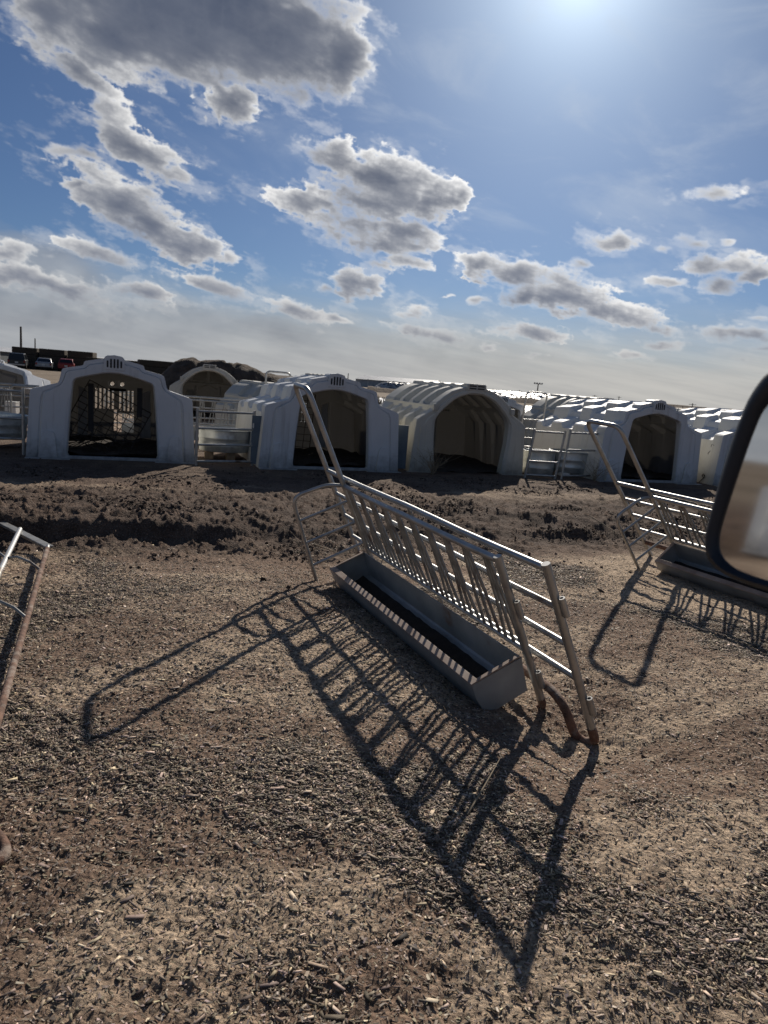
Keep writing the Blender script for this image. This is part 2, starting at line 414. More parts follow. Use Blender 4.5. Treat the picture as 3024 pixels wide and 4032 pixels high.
def make_ground():
    a_front = np.radians(np.linspace(-42, 42, 900))
    a_rest = np.radians(np.linspace(42, 318, 90)[1:-1])
    ang = np.concatenate([a_front, a_rest])
    r1 = np.geomspace(0.9, 30, 720)
    r2 = np.geomspace(30, 9000, 90)[1:]
    rad = np.concatenate([[0.05, 0.3, 0.6], r1, r2])
    A, Rr = np.meshgrid(ang, rad)
    X = (Rr * np.sin(A)).ravel(); Y = (Rr * np.cos(A)).ravel()
    Z = ground_z(X, Y)
    na, nr = len(ang), len(rad)
    i = np.arange(nr - 1)[:, None] * na; k = np.arange(na)[None, :]; k2 = (k + 1) % na
    F = np.stack([i + k, i + na + k, i + na + k2, i + k2], -1).reshape(-1, 4)[:, ::-1]
    me = bpy.data.meshes.new('ground')
    me.vertices.add(len(X)); me.vertices.foreach_set('co', np.stack([X, Y, Z], -1).astype(np.float32).ravel())
    me.loops.add(F.size); me.loops.foreach_set('vertex_index', F.astype(np.int32).ravel())
    me.polygons.add(len(F)); me.polygons.foreach_set('loop_start', np.arange(0, F.size, 4, dtype=np.int32))
    me.update(calc_edges=True); me.validate()
    me.shade_smooth()
    r = np.sqrt(X * X + Y * Y)
    t = Y - 0.33 * X
    ch = np.maximum(churn_mask(X, Y) * sstep(40, 20, r), 0.85 * sstep(8.6, 9.6, t) * sstep(15.5, 14.0, t) * sstep(0, 1, Y))
    at = me.attributes.new('churn', 'FLOAT', 'POINT'); at.data.foreach_set('value', ch.astype(np.float32))
    at = me.attributes.new('far', 'FLOAT', 'POINT'); at.data.foreach_set('value', sstep(16, 28, r).astype(np.float32))
    pn = fbm(X * .7, (Y - .25 * X) * 1.5, 1.1, 6, 701, .62); pn2 = fbm(X, Y, .5, 3, 733)
    pale = sstep(-.04, .26, pn + .42 * sstep(2.3, 1.4, r) + .16 * sstep(-.3, .8, X) + .01 + .35 * np.exp(-((t - 4.6) / .5) ** 2) * sstep(1.2, -.5, X) + .10 * sstep(.3, 1.8, X) * sstep(6, 4, Y))
    nearm = r < 7.5
    cd_ = np.zeros_like(r); cd_[nearm] = chip_density(X[nearm], Y[nearm])
    pale *= 1 - .75 * cd_
    at = me.attributes.new('pale', 'FLOAT', 'POINT'); at.data.foreach_set('value', (pale * .95).astype(np.float32))
    me.materials.append(MATS['ground'])
    o = bpy.data.objects.new('ground', me); COL.objects.link(o); structure(o)
    if me.polygons[len(me.polygons) // 2].normal.z < 0: me.flip_normals()
    return o
make_ground()

def scatter_mesh(name, mat, base_v, base_f, X, Y, Z, S, M, tint):
    """many small pieces in one mesh; S scale (n,3), M rotation (n,3,3), tint (n,3)"""
    n = len(X); bv = np.array(base_v, float); nv = len(bv)
    P = bv[None] * S[:, None, :]
    P = np.einsum('nij,nkj->nki', M, P) + np.stack([X, Y, Z], -1)[:, None, :]
    bf = np.array(base_f); nf, fs = bf.shape
    F = (bf[None] + (np.arange(n) * nv)[:, None, None]).reshape(-1, fs)
    me = bpy.data.meshes.new(name)
    me.vertices.add(n * nv); me.vertices.foreach_set('co', P.astype(np.float32).ravel())
    me.loops.add(F.size); me.loops.foreach_set('vertex_index', F.astype(np.int32).ravel())
    me.polygons.add(len(F)); me.polygons.foreach_set('loop_start', np.arange(0, F.size, fs, dtype=np.int32))
    me.update(calc_edges=True)
    c = np.ones((n, nv, 4), np.float32); c[:, :, :3] = tint[:, None, :]
    at = me.attributes.new('tint', 'FLOAT_COLOR', 'POINT'); at.data.foreach_set('color', c.ravel())
    me.materials.append(MATS[mat])
    o = bpy.data.objects.new(name, me); COL.objects.link(o); return stuff(o)

def rotmats(n, tilt):
    yaw = rng.uniform(0, 2 * pi, n); tx = rng.normal(0, tilt, n); ty = rng.normal(0, tilt, n)
    cz, sz = np.cos(yaw), np.sin(yaw); cx, sx = np.cos(tx), np.sin(tx); cy, sy = np.cos(ty), np.sin(ty)
    Z = np.zeros((n, 3, 3)); Z[:, 0, 0] = cz; Z[:, 0, 1] = -sz; Z[:, 1, 0] = sz; Z[:, 1, 1] = cz; Z[:, 2, 2] = 1
    Xm = np.zeros((n, 3, 3)); Xm[:, 0, 0] = 1; Xm[:, 1, 1] = cx; Xm[:, 1, 2] = -sx; Xm[:, 2, 1] = sx; Xm[:, 2, 2] = cx
    Ym = np.zeros((n, 3, 3)); Ym[:, 1, 1] = 1; Ym[:, 0, 0] = cy; Ym[:, 0, 2] = sy; Ym[:, 2, 0] = -sy; Ym[:, 2, 2] = cy
    return Z @ Xm @ Ym

def sample_ground(n, r0, r1, dens, amax=37):
    a = np.radians(rng.uniform(-amax, amax, n)); r = np.sqrt(rng.uniform(r0 * r0, r1 * r1, n))
    x = r * np.sin(a); y = r * np.cos(a)
    k = rng.uniform(0, 1, n) < dens(x, y)
    return x[k], y[k]

CHIP_V = [(-.5, -.5, 0), (.5, -.42, 0), (.46, .5, 0), (-.44, .4, 0), (-.47, -.45, 1), (.44, -.38, 1), (.5, .45, 1), (-.5, .42, 1)]
CHIP_F = [(4, 5, 6, 7), (0, 1, 5, 4), (1, 2, 6, 5), (2, 3, 7, 6), (3, 0, 4, 7)]
def make_chips():
    x, y = sample_ground(430000, 1.2, 6.6, chip_density)
    n = len(x); z = ground_z(x, y)
    L = np.clip(rng.lognormal(math.log(0.0108), 0.56, n), 0.0035, 0.052)
    W = L * rng.uniform(0.09, 0.30, n) + 0.0010; T = rng.uniform(0.0008, 0.0028, n)
    val = np.clip(rng.lognormal(math.log(0.215), 0.74, n), 0.040, 0.80)
    tint = np.stack([val, val * rng.uniform(0.72, 0.84, n), val * rng.uniform(0.50, 0.66, n)], -1)
    o = scatter_mesh('wood_chips', 'chips', CHIP_V, CHIP_F, x, y, z + 0.0008 + rng.uniform(0, 0.003, n), np.stack([L, W, T], -1), rotmats(n, 0.13), tint)
    o['label'] = 'pale wood chips strewn over the dirt in the foreground'
    # fine litter between the chips: shreds of a few millimetres
    x, y = sample_ground(360000, 1.2, 5.2, lambda x, y: 0.25 + 0.75 * chip_density(x, y))
    n = len(x); z = ground_z(x, y)
    L = np.clip(rng.lognormal(math.log(0.0062), 0.45, n), 0.002, 0.018)
    val = np.clip(rng.lognormal(math.log(0.27), 0.60, n), 0.05, 0.75)
    tint = np.stack([val, val * rng.uniform(0.75, 0.88, n), val * rng.uniform(0.54, 0.72, n)], -1)
    o = scatter_mesh('fine_litter', 'chips', [(-.5, -.4, 0), (.5, -.5, .2), (.45, .5, 0), (-.5, .4, .25)], [(0, 1, 2, 3)], x, y, z + 0.0012 + rng.uniform(0, .002, n),
                     np.stack([L, L * rng.uniform(.2, .6, n), L * .35], -1), rotmats(n, 0.22), tint)
    o['label'] = 'fine shredded litter between the wood chips in the foreground'
make_chips()

bm = bmesh.new(); bmesh.ops.create_icosphere(bm, subdivisions=1, radius=0.5)
_r = random.Random(3)
for v in bm.verts: v.co *= _r.uniform(0.68, 1.2)
ICO_V = [tuple(v.co) for v in bm.verts]; ICO_F = [tuple(v.index for v in f.verts) for f in bm.faces]; bm.free()
def make_clods():
    d1 = lambda x, y: 0.012 + 0.95 * churn_mask(x, y) * sstep(-0.1, 0.25, fbm(x, y, 1.4, 3, 401))
    x, y = sample_ground(120000, 4.6, 12.0, d1, 35)
    s = np.clip(rng.lognormal(math.log(0.014), 0.62, len(x)), 0.005, 0.07)
    x2, y2 = sample_ground(26000, 1.2, 4.8, lambda x, y: 0.7 + 0 * x)
    s2 = np.clip(rng.lognormal(math.log(0.0050), 0.50, len(x2)), 0.002, 0.026)
    x = np.concatenate([x, x2]); y = np.concatenate([y, y2]); s = np.concatenate([s, s2]); n = len(x)
    z = ground_z(x, y) + s * 0.10
    val = np.clip(rng.lognormal(math.log(0.092), 0.45, n), 0.035, 0.30)
    val[-len(x2):] *= 1.6
    tint = np.stack([val, val * 0.72, val * 0.56], -1)
    S = s[:, None] * rng.uniform(0.6, 1.15, (n, 3)); S[:, 2] *= 0.5
    o = scatter_mesh('dirt_clods', 'clods', ICO_V, ICO_F, x, y, z, S, rotmats(n, 0.8), tint)
    o['label'] = 'dark dirt clods and grit lying on the churned ground'
make_clods()

# ------------------------------------------------------------------ slat feeder (trough, slanted bars, end wing and tall arch)
F_NEAR = dict(ah=1.536, aw=.473, rh=.819, gf=(.105, .416, .175), gc=(.117, .347, .871), L=1.983, tl=0.0, ty=.308, tz=.317, ty0=.034, by=.295, bz=.134, re=.300, rH=.854, ry=-.050)
F_RIGHT = dict(ah=1.518, aw=.405, rh=.786, gf=(.084, .358, .18), gc=(.101, .333, .819), L=2.6, tl=.025, ty=.265, tz=.305, ty0=.02, by=.250, bz=.134, re=.364, rH=.843, ry=-.030)
F_BACK = dict(ah=1.42, aw=.46, rh=.80, gf=(.09, .36, .02), gc=(.09, .33, .80), L=2.5, tl=0.0, ty=.34, tz=.36, ty0=.03, by=.30, bz=.10, re=.30, rH=.86, ry=-.03)

def slat_feeder(p, loc, phi, tilt, label, group, sy=1, wing=True, sockets=True):
    root = empty('slat_feeder', loc, rot=(-tilt * sy, 0, phi)); tag(root, label, 'feeder', group)
    Y = lambda q: (q[0], q[1] * sy, q[2])
    def tube(name, pts, r, mat='galv', n=10, par=root):
        m = MB(); m.tube([Y(q) for q in pts], r, n); return m.build(name, mat, par, angle=50)
    L = p['L']; rh = p['rh']; tz = p['tz']; ry = p['ry']; rt = 0.0185
    tube('arch', fillet([(0, 0, -.02), (0, 0, p['ah']), (p['aw'], ry, p['ah'] - .005), (p['aw'], ry, -.05)], .085, 7), rt, n=14)
    tube('front_post', [(-L, 0, .05), (-L, 0, rh + .02)], rt + .001, n=14)
    tube('top_rail', [(-L + .016 + (L - .032) * q / 8, .003 * sin(q * 1.3) if 0 < q < 8 else 0, rh - (.006 * sin(pi * q / 8))) for q in range(9)], .0175, n=12)
    tube('bottom_rail', [(-L + .016, 0, tz + .012), (-.016, 0, tz + .012)], .0135, n=10)
    ng = max(6, int(round(L / .205))); pitch = L / ng
    for g in range(ng):
        s0 = -L + pitch * (g + .5)
        for k in (-1, 0, 1):
            jt = random.uniform(-.004, .004)
            bw = random.uniform(-.007, .007)
            tube('slat', [(s0 + .022 * k + .016 + jt, 0, rh - .012), (s0 + .045 * k + .006 + bw, random.uniform(-.005, .005), (rh + tz) / 2), (s0 + .068 * k - .004 - jt, .002 * k, tz + .016)], .0088, 'galv_old', 8)
    # trough
    ty, ty0, by, bz, tl = p['ty'], p['ty0'], p['by'], p['bz'], p['tl']
    prof = [(ty0 + .0, tz - .004), (ty0 + .008, tz - .05), (ty0 + .022, bz + .006), (ty0 + .034, bz), (by - .010, bz), (by, bz + .008), (ty + .006, tz - .075), (ty + .004, tz)]
    prof_in = [(a - .006 if i > 4 else a + .006, b + (.005 if 2 <= i <= 5 else 0)) for i, (a, b) in enumerate(prof)]
    m = MB(); x0, x1 = -L + tl, -tl - .02
    loop = prof + prof_in[::-1]; n = len(loop)
    vs = [Y((x, q[0], q[1])) for x in (x0, x1) for q in loop]
    m.add(vs, [(i, i + 1, i + 1 + n, i + n) for i in range(n - 1)] + [(n - 1, 0, n, 2 * n - 1)])
    for xa, xb in ((x0 - .004, x0 + .003), (x1 - .003, x1 + .004)):
        poly = prof; k = len(poly)
        m.add([Y((xa, q[0], q[1])) for q in poly] + [Y((xb, q[0], q[1])) for q in poly],
              [tuple(range(k)), tuple(range(2 * k - 1, k - 1, -1))] + [(i, (i + 1) % k, (i + 1) % k + k, i + k) for i in range(k)])
    tr = m.build('trough', 'trough', root, angle=12)
    m = MB()
    w = .034
    def strip(a, b):
        (xa, ya), (xb, yb) = a, b
        m.add([Y(q) for q in [(xa, ya, tz + .001), (xb, ya, tz + .001), (xb, yb, tz + .001), (xa, yb, tz + .001), (xa, ya, tz + .008), (xb, ya, tz + .008), (xb, yb, tz + .008), (xa, yb, tz + .008)]],
              [(0, 1, 2, 3), (7, 6, 5, 4), (0, 4, 5, 1), (1, 5, 6, 2), (2, 6, 7, 3), (3, 7, 4, 0)])
    strip((x0 - .005, ty - w), (x1 + .005, ty + .008)); strip((x0 - .005, ty0 + .005), (x0 + .018, ty - w - .001)); strip((x1 - .018, ty0 + .005), (x1 + .005, ty - w - .001))
    m.build('rim', 'trough_rim', tr, smooth=False, bevel=.002)
    m = MB(); nn = 40; pts = []
    for i in range(nn + 1):
        for j in range(5):
            pts.append(Y((x0 + .01 + (x1 - x0 - .02) * i / nn, ty0 + .075 + (by - ty0 - .09) * j / 4, bz + .018 + .014 * random.random())))
    m.add(pts, [(i * 5 + j, i * 5 + j + 1, i * 5 + j + 6, i * 5 + j + 5) for i in range(nn) for j in range(4)])
    m.build('feed_residue', 'residue', tr)
    # rear rail panel
    xe = -L - p['re']; rH = p['rH']
    ez = -.055 if sockets else 0.0
    tube('rear_post', [(xe, ry, .07 + ez), (xe, ry, rH + .012)], rt + .001, n=14)
    for i, z in enumerate((rH - .012, rH * .765, rH * .545, rH * .335)):
        xa, xb = xe + .016, p['aw'] - .016
        tube('rear_rail', [(xa + (xb - xa) * q / 8, ry + (.003 * sin(q * 1.1 + i) if 0 < q < 8 else 0), z + (.0022 * cos(q * 1.7 + 2 * i) - .002 if 0 < q < 8 else 0)) for q in range(9)], .0165 if i == 0 else .0145, n=10)
    mx = (xe + p['aw']) / 2
    tube('rear_upright', [(mx, ry - .02, rH - .02), (mx, ry - .02, .12)], .012, 'galv_old', 8)
    tube('skid', fillet([(xe, ry, .075 + ez), (xe, ry, -.008 + ez), (xe + .045, ry + .035, -.014 + ez), (xe + .075, ry + .05, .02 + ez), (xe + .13, ry + .03, .085), (xe + .24, ry + .012, .112), (p['aw'] - .02, ry, .125)], .05, 5), .0215, 'rust', 12)
    tube('foot', fillet([(-L, 0, .055), (-L, 0, -.002), (-L + .05, .06, -.02), (-L + .09, .10, .015)], .05, 5), .0195, 'rust', 12)
    if sockets:
        for (x, y, z, r) in ((-L - .028, -.012, .56, .014), (-L - .028, -.012, .17, .014), (xe - .028, ry - .012, .66, .014), (xe - .028, ry - .012, .145, .014)):
            m = MB()
            m.lathe([(.0085, -.045), (.0145, -.045), (.0145, .045), (.0085, .045), (.0085, -.045)], 12, c=Y((x, y, z)))
            m.build('hinge_socket', 'galv', root, angle=40)
    if wing:
        gf, gc = V(p['gf']), V(p['gc'])
        tube('wing_frame', fillet([(0, .012, rh + .010), (.02, .10, rh + .055), tuple(gc), tuple(gf + (gf - gc) * .02)], .09, 7), .0135, n=12)
        for z, f in ((.867, .26), (.664, .50), (.460, .75)):
            q = gc.lerp(gf, f)
            tube('wing_rail', [(0.004, .016, rh * z), tuple(q - V((0, .010, 0)))], .0105, n=10)
        tube('foot_bar', [tuple(gf), (0.03, ty - .05, bz + .005)], .011, 'rust', 8)
    return root

FG = 'steel slat feeders with trough and arch'
slat_feeder(F_NEAR, (.0277, 5.0239, -.08), R(114.23), R(25.15), 'galvanised slat feeder tilted toward its trough in the middle of the foreground', FG)
slat_feeder(F_RIGHT, (2.638, 6.059, .03), R(117.8), R(39.76), 'tilted slat feeder partly hidden behind the car mirror at right', FG)
slat_feeder(F_BACK, (-2.42, 13.55, gz(-2.4, 13.5)), R(17), R(4), 'upright slat feeder behind the round tank between the two left hutches', FG, sy=-1, sockets=False)
slat_feeder(F_BACK, (.33, 15.2, gz(.3, 15.2)), R(14), R(4), 'far slat feeder whose arch rises just left of the wide open hutch', FG, sy=-1, wing=False, sockets=False)
slat_feeder(F_BACK, (3.12, 15.0, gz(3.1, 15.0)), R(198), R(5), 'far slat feeder seen through the gates between the right hutches', FG, sy=1, sockets=False)

F_LEFT = dict(F_BACK); F_LEFT['ah'] = .83
slat_feeder(F_LEFT, (-6.55, 12.3, gz(-6.5, 12.3)), R(17), R(4), 'low slat feeder behind the gate at the left edge', FG, sy=-1, wing=False, sockets=False)

# a feeder frame lying on its back, mostly out of the picture at left
def lying_frame():
    root = empty('lying_feeder_frame', (-2.33, 4.82, 0))
    tag(root, 'feeder frame lying down, rusty skid and white rail at the left edge', 'feeder')
    o = V((-2.33, 4.82, 0)); d = V((.376, -.927, 0)); q = V((-.927, -.376, 0))
    def tube(name, pts, r, mat, par=root, n=12):
        m = MB(); m.tube([V(a) - o for a in pts], r, n); return m.build(name, mat, par, angle=50)
    z = .07
    A = o + d * -.03 + V((0, 0, z))
    end = o + d * 3.22
    path = [A + d * .06, A + d * 2.9, V((-1.16, 1.88, .05)), V((-1.035, 1.845, .02)), V((-.968, 1.765, .012)), V((-1.02, 1.68, .02)), V((-1.25, 1.70, .05)), V((-1.48, 1.92, .09))]
    tube('skid', fillet(path, .11, 6), .0160, 'rust')
    tube('skid_end', [A, A + d * .14], .0158, 'galv')
    B = V((-2.72, 5.20, .09))
    tube('white_rail', [B, B + d * 3.0], .0165, 'pale_pipe')
    B2 = V((-3.15, 5.62, .12))
    tube('white_rail', [B2, B2 + d * 3.0], .0165, 'pale_pipe')
    m = MB(); a = A + V((.02, -.02, .0)); b = V((-3.55, 5.98, .05)); c = (a + b) / 2
    rot = (b - a).to_track_quat('X', 'Z').to_matrix()
    m.box(c - o + V((0, 0, .0)), ((b - a).length, .06, .022), rot); m.build('end_bar', 'galv_old', root, smooth=False, bevel=.004)
    for s in (.85, 1.75):
        p0 = B + d * s; p1 = A + d * (s - .23)
        tube('strap', [p0, p0.lerp(p1, .33) + V((0, 0, .035)), p0.lerp(p1, .7) + V((0, 0, .03)), p1], .009, 'galv_old')
        tube('strap', [B2 + d * (s + .2), (B2 + d * (s + .2)).lerp(p0, .5) + V((0, 0, .03)), p0], .009, 'galv_old')
    tube('tie_wire', [A, A + V((.10, -.02, -.01)), A + V((.2, .01, -.03))], .004, 'weed', n=6)
lying_frame()

# ------------------------------------------------------------------ hutches
def mirror_half(h):
    """half outline from the base (x>0) up to x=0 -> full outline, right base to left base"""
    return h + [(-x, z) for (x, z) in reversed(h[:-1])]
A_FULL = [(1.12, 0), (1.085, .50), (1.060, .890), (1.052, .928), (1.022, .953), (.748, 1.034), (.716, 1.050), (.698, 1.080), (.668, 1.215), (.655, 1.240), (.628, 1.254), (.418, 1.300), (.396, 1.314), (.388, 1.350), (.368, 1.368), (.135, 1.420), (.118, 1.450), (.085, 1.466), (0, 1.472)]
A_REC = [(1.105, 0), (1.06, .50), (1.030, .80), (1.012, .845), (.965, .88), (.740, .975), (.700, 1.01), (.665, 1.06), (.640, 1.125), (.610, 1.165), (.575, 1.185), (.400, 1.230), (.375, 1.255), (.360, 1.290), (.335, 1.305), (.135, 1.385), (.118, 1.402), (.085, 1.412), (0, 1.415)]
A_OPEN = [(.585, .062), (.600, .10), (.588, .35), (.570, .60), (.550, .82), (.532, 1.00), (.524, 1.07), (.508, 1.105), (.475, 1.125), (.425, 1.140), (.370, 1.156), (.315, 1.172), (.260, 1.186), (.210, 1.198), (.165, 1.208), (.120, 1.216), (.078, 1.221), (.038, 1.224), (0, 1.225)]
def lerp2(a, b, t): return (a[0] + (b[0] - a[0]) * t, a[1] + (b[1] - a[1]) * t)

def ring_faces(n, a, b, closed=True):
    return [(a + i, a + (i + 1) % n, b + (i + 1) % n, b + i) for i in range(n if closed else n - 1)]

def hole_wall(m, xs, zs, holes, y):
    """flat wall of cells on a grid with rectangular holes left open"""
    base = len(m.v); nx, nz = len(xs), len(zs)
    m.v += [(x, y, z) for z in zs for x in xs]
    for j in range(nz - 1):
        for i in range(nx - 1):
            cx, cz = (xs[i] + xs[i + 1]) / 2, (zs[j] + zs[j + 1]) / 2
            if any(h[0] < cx < h[1] and h[2] < cz < h[3] for h in holes): continue
            m.f.append((base + j * nx + i, base + j * nx + i + 1, base + (j + 1) * nx + i + 1, base + (j + 1) * nx + i))

SLOTS = [(x, x + .030, .60, .93) for x in (-.31, -.245, -.18, -.115, -.05)] + [(x, x + .030, .58, .92) for x in (.065, .13, .195, .26)]
def hutch_a(loc, rz, label, group, kind='slots', rot=None, bedding=True, name='calf_hutch'):
    D = 2.15
    root = empty(name, loc, rz, rot=rot); tag(root, label, 'calf hutch', group)
    full = mirror_half(A_FULL); rec = mirror_half(A_REC); n = len(full); h = len(A_FULL) - 1
    # tier of each outline point: 0 side, 1 shoulder, 2 middle step, 3 top
    def tier(i):
        i = min(i, 2 * h - i)
        return 0 if i <= 2 else 1 if i <= 6 else 2 if i <= 11 else 3
    m = MB()
    # bands along the depth; each tier is raised or sunken in turn, the top out of step with the shoulders
    st = [0, .22, .26, .56, .60, .92, .96, 1.26, 1.30, 1.62, 1.66, 1.93, 1.97, D]
    def val(t, k):
        band = (k // 2) % 2 if t in (0, 1) else ((k + 2) // 2) % 2 if t == 2 else (k // 2) % 2
        if k <= 1 or k >= len(st) - 2: return 0.0
        return float(band) if t != 2 else float((k // 2 + 1) % 2) * (1 if k > 3 else 0)
    rings = []
    for k, y in enumerate(st):
        ring = []
        for i in range(n):
            t = val(tier(i), k) * (0.55 if tier(i) == 0 else 1.0)
            x, z = lerp2(full[i], rec[i], t)
            arch = -.05 * (max(0, y - D / 2) / (D / 2)) ** 2 * (z > .7) - .012 * (z > .7) * (k > 1)
            vent = 0.0
            if tier(i) == 3 and z > 1.40 and k > 2: z = min(z, 1.435)
            ring.append((x, y, z + arch))
        rings.append(ring)
    a0 = .045
    base = len(m.v)
    for ring in rings: m.v += ring
    for k in range(len(rings) - 1):
        m.f += ring_faces(n, base + k * n, base + (k + 1) * n, False)
    # front: outline, moulded crease, opening, inner lip
    front = rings[0]; op = mirror_half(A_OPEN)
    def mid(t, y, zf):
        return [(lerp2((front[i][0], front[i][2]), op[i], t)[0], y, lerp2((front[i][0], front[i][2]), op[i], t)[1]) for i in range(n)]
    layers = [mid(.25, -.003, 0), mid(.275, .008, 0), mid(.295, .008, 0), mid(.330, -.030, 0), mid(.90, -.032, 0), mid(.97, -.020, 0), [(q[0], .0, q[1]) for q in op], [(q[0] * .985, .07, q[1] - .005) for q in op]]
    prev = base
    for lay in layers:
        b = len(m.v); m.v += lay; m.f += ring_faces(n, prev, b, True); prev = b
    # sill flange on the ground in front
    m.box((-.84, -.085, .014), (.56, .10, .028)); m.box((.84, -.085, .014), (.56, .10, .028))
    # leg pads moulded into the two front flanks
    for s in (-1, 1):
        poly = [(s * .72, .03), (s * .955, .03), (s * .915, .33), (s * .90, .375), (s * .86, .40), (s * .80, .40), (s * .765, .375), (s * .75, .33)]
        m.prism(poly, 'y', -.058, .002)
    # rear wall
    back = rings[-1]; rx, rz0, rz1 = .62, .10, 1.06
    b0 = base + (len(rings) - 1) * n
    rect = []
    for (x, y, z) in back:
        sx = max(-rx, min(rx, x)); rect.append((sx, D, max(rz0, min(rz1, z)) if abs(x) > rx else rz1 if z > rz1 else max(rz0, z)))
    b = len(m.v); m.v += rect; m.f += ring_faces(n, b0, b, True)
    holes = []
    if kind == 'slots': holes = SLOTS + [(-.015, .028, .24, .95 - .36), (.045, .30, .22, .54), (-.085, -.008, .984, 1.054), (.072, .149, .984, 1.054)]
    elif kind == 'few': holes = SLOTS[:7] + [(-.40, -.37, .40, .60)]
    xs = sorted({-rx, rx} | {v for q in holes for v in q[:2]}); zs = sorted({rz0, rz1} | {v for q in holes for v in q[2:]})
    hole_wall(m, xs, zs, holes, D + .001)
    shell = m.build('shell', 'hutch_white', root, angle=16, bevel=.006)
    # ridge vent slits
    for i, x in enumerate((-.088, -.044, 0, .044, .088)):
        v = MB(); zc = 1.352 + (.0 if abs(i - 2) == 2 else .010); hh = .036 if abs(i - 2) == 2 else .052
        poly = [(x + .0115 * cos(a), zc + hh + .0115 * sin(a)) for a in np.linspace(0, pi, 6)] + [(x + .0115 * cos(a), zc - hh + .0115 * sin(a)) for a in np.linspace(pi, 2 * pi, 6)]
        v.prism(poly, 'y', -.046, -.0405); v.build('vent_slit', 'strap', root, smooth=False)
    m2 = MB()
    poly = [(-.138, 1.27), (.138, 1.27), (.130, 1.42), (.108, 1.458), (0, 1.476), (-.108, 1.458), (-.130, 1.42)]
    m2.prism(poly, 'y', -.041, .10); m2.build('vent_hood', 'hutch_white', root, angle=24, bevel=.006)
    # inside: moulded door panels on the rear wall
    for s in (-1, 1):
        m = MB(); m.prism([(s * .10, .12), (s * .40, .12), (s * .39, .52), (s * .12, .55)] if kind == 'plain' else [(s * .42, .14), (s * .58, .14), (s * .56, .95), (s * .44, .90)], 'y', D - .025, D - .002)
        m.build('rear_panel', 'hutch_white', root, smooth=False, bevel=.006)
    if bedding:
        m = MB(); N = 14; rr = random.Random(len(label))
        pts = [(-1.0 + 2.0 * i / N, .03 + (D - .06) * j / N, .05 + .07 * rr.random() + .03 * (j / N)) for j in range(N + 1) for i in range(N + 1)]
        m.add(pts, [(j * (N + 1) + i, j * (N + 1) + i + 1, (j + 1) * (N + 1) + i + 1, (j + 1) * (N + 1) + i) for j in range(N) for i in range(N)])
        m.build('bedding', 'manure', root, smooth=False)
    return root

B_FULL = [(1.07, 0), (1.04, .45), (1.015, .82), (1.00, .865), (.96, .895), (.745, 1.03), (.725, 1.05), (.720, 1.10), (.690, 1.150), (.560, 1.255), (.430, 1.345), (.300, 1.395), (.180, 1.425), (.172, 1.46), (.150, 1.478), (0, 1.485)]
B_REC = [(1.045, 0), (.985, .45), (.925, .765), (.905, .80), (.865, .825), (.727, 1.00), (.722, 1.045), (.705, 1.065), (.625, 1.080), (.495, 1.175), (.380, 1.255), (.275, 1.300), (.180, 1.345), (.172, 1.38), (.150, 1.40), (0, 1.405)]
B_OPEN = [(.62, .0), (.645, .22), (.685, .55), (.69, .78), (.685, .86), (.66, .92), (.62, .98), (.57, 1.03), (.52, 1.08), (.45, 1.145), (.37, 1.21), (.28, 1.26), (.18, 1.295), (.12, 1.31), (.06, 1.315), (0, 1.315)]
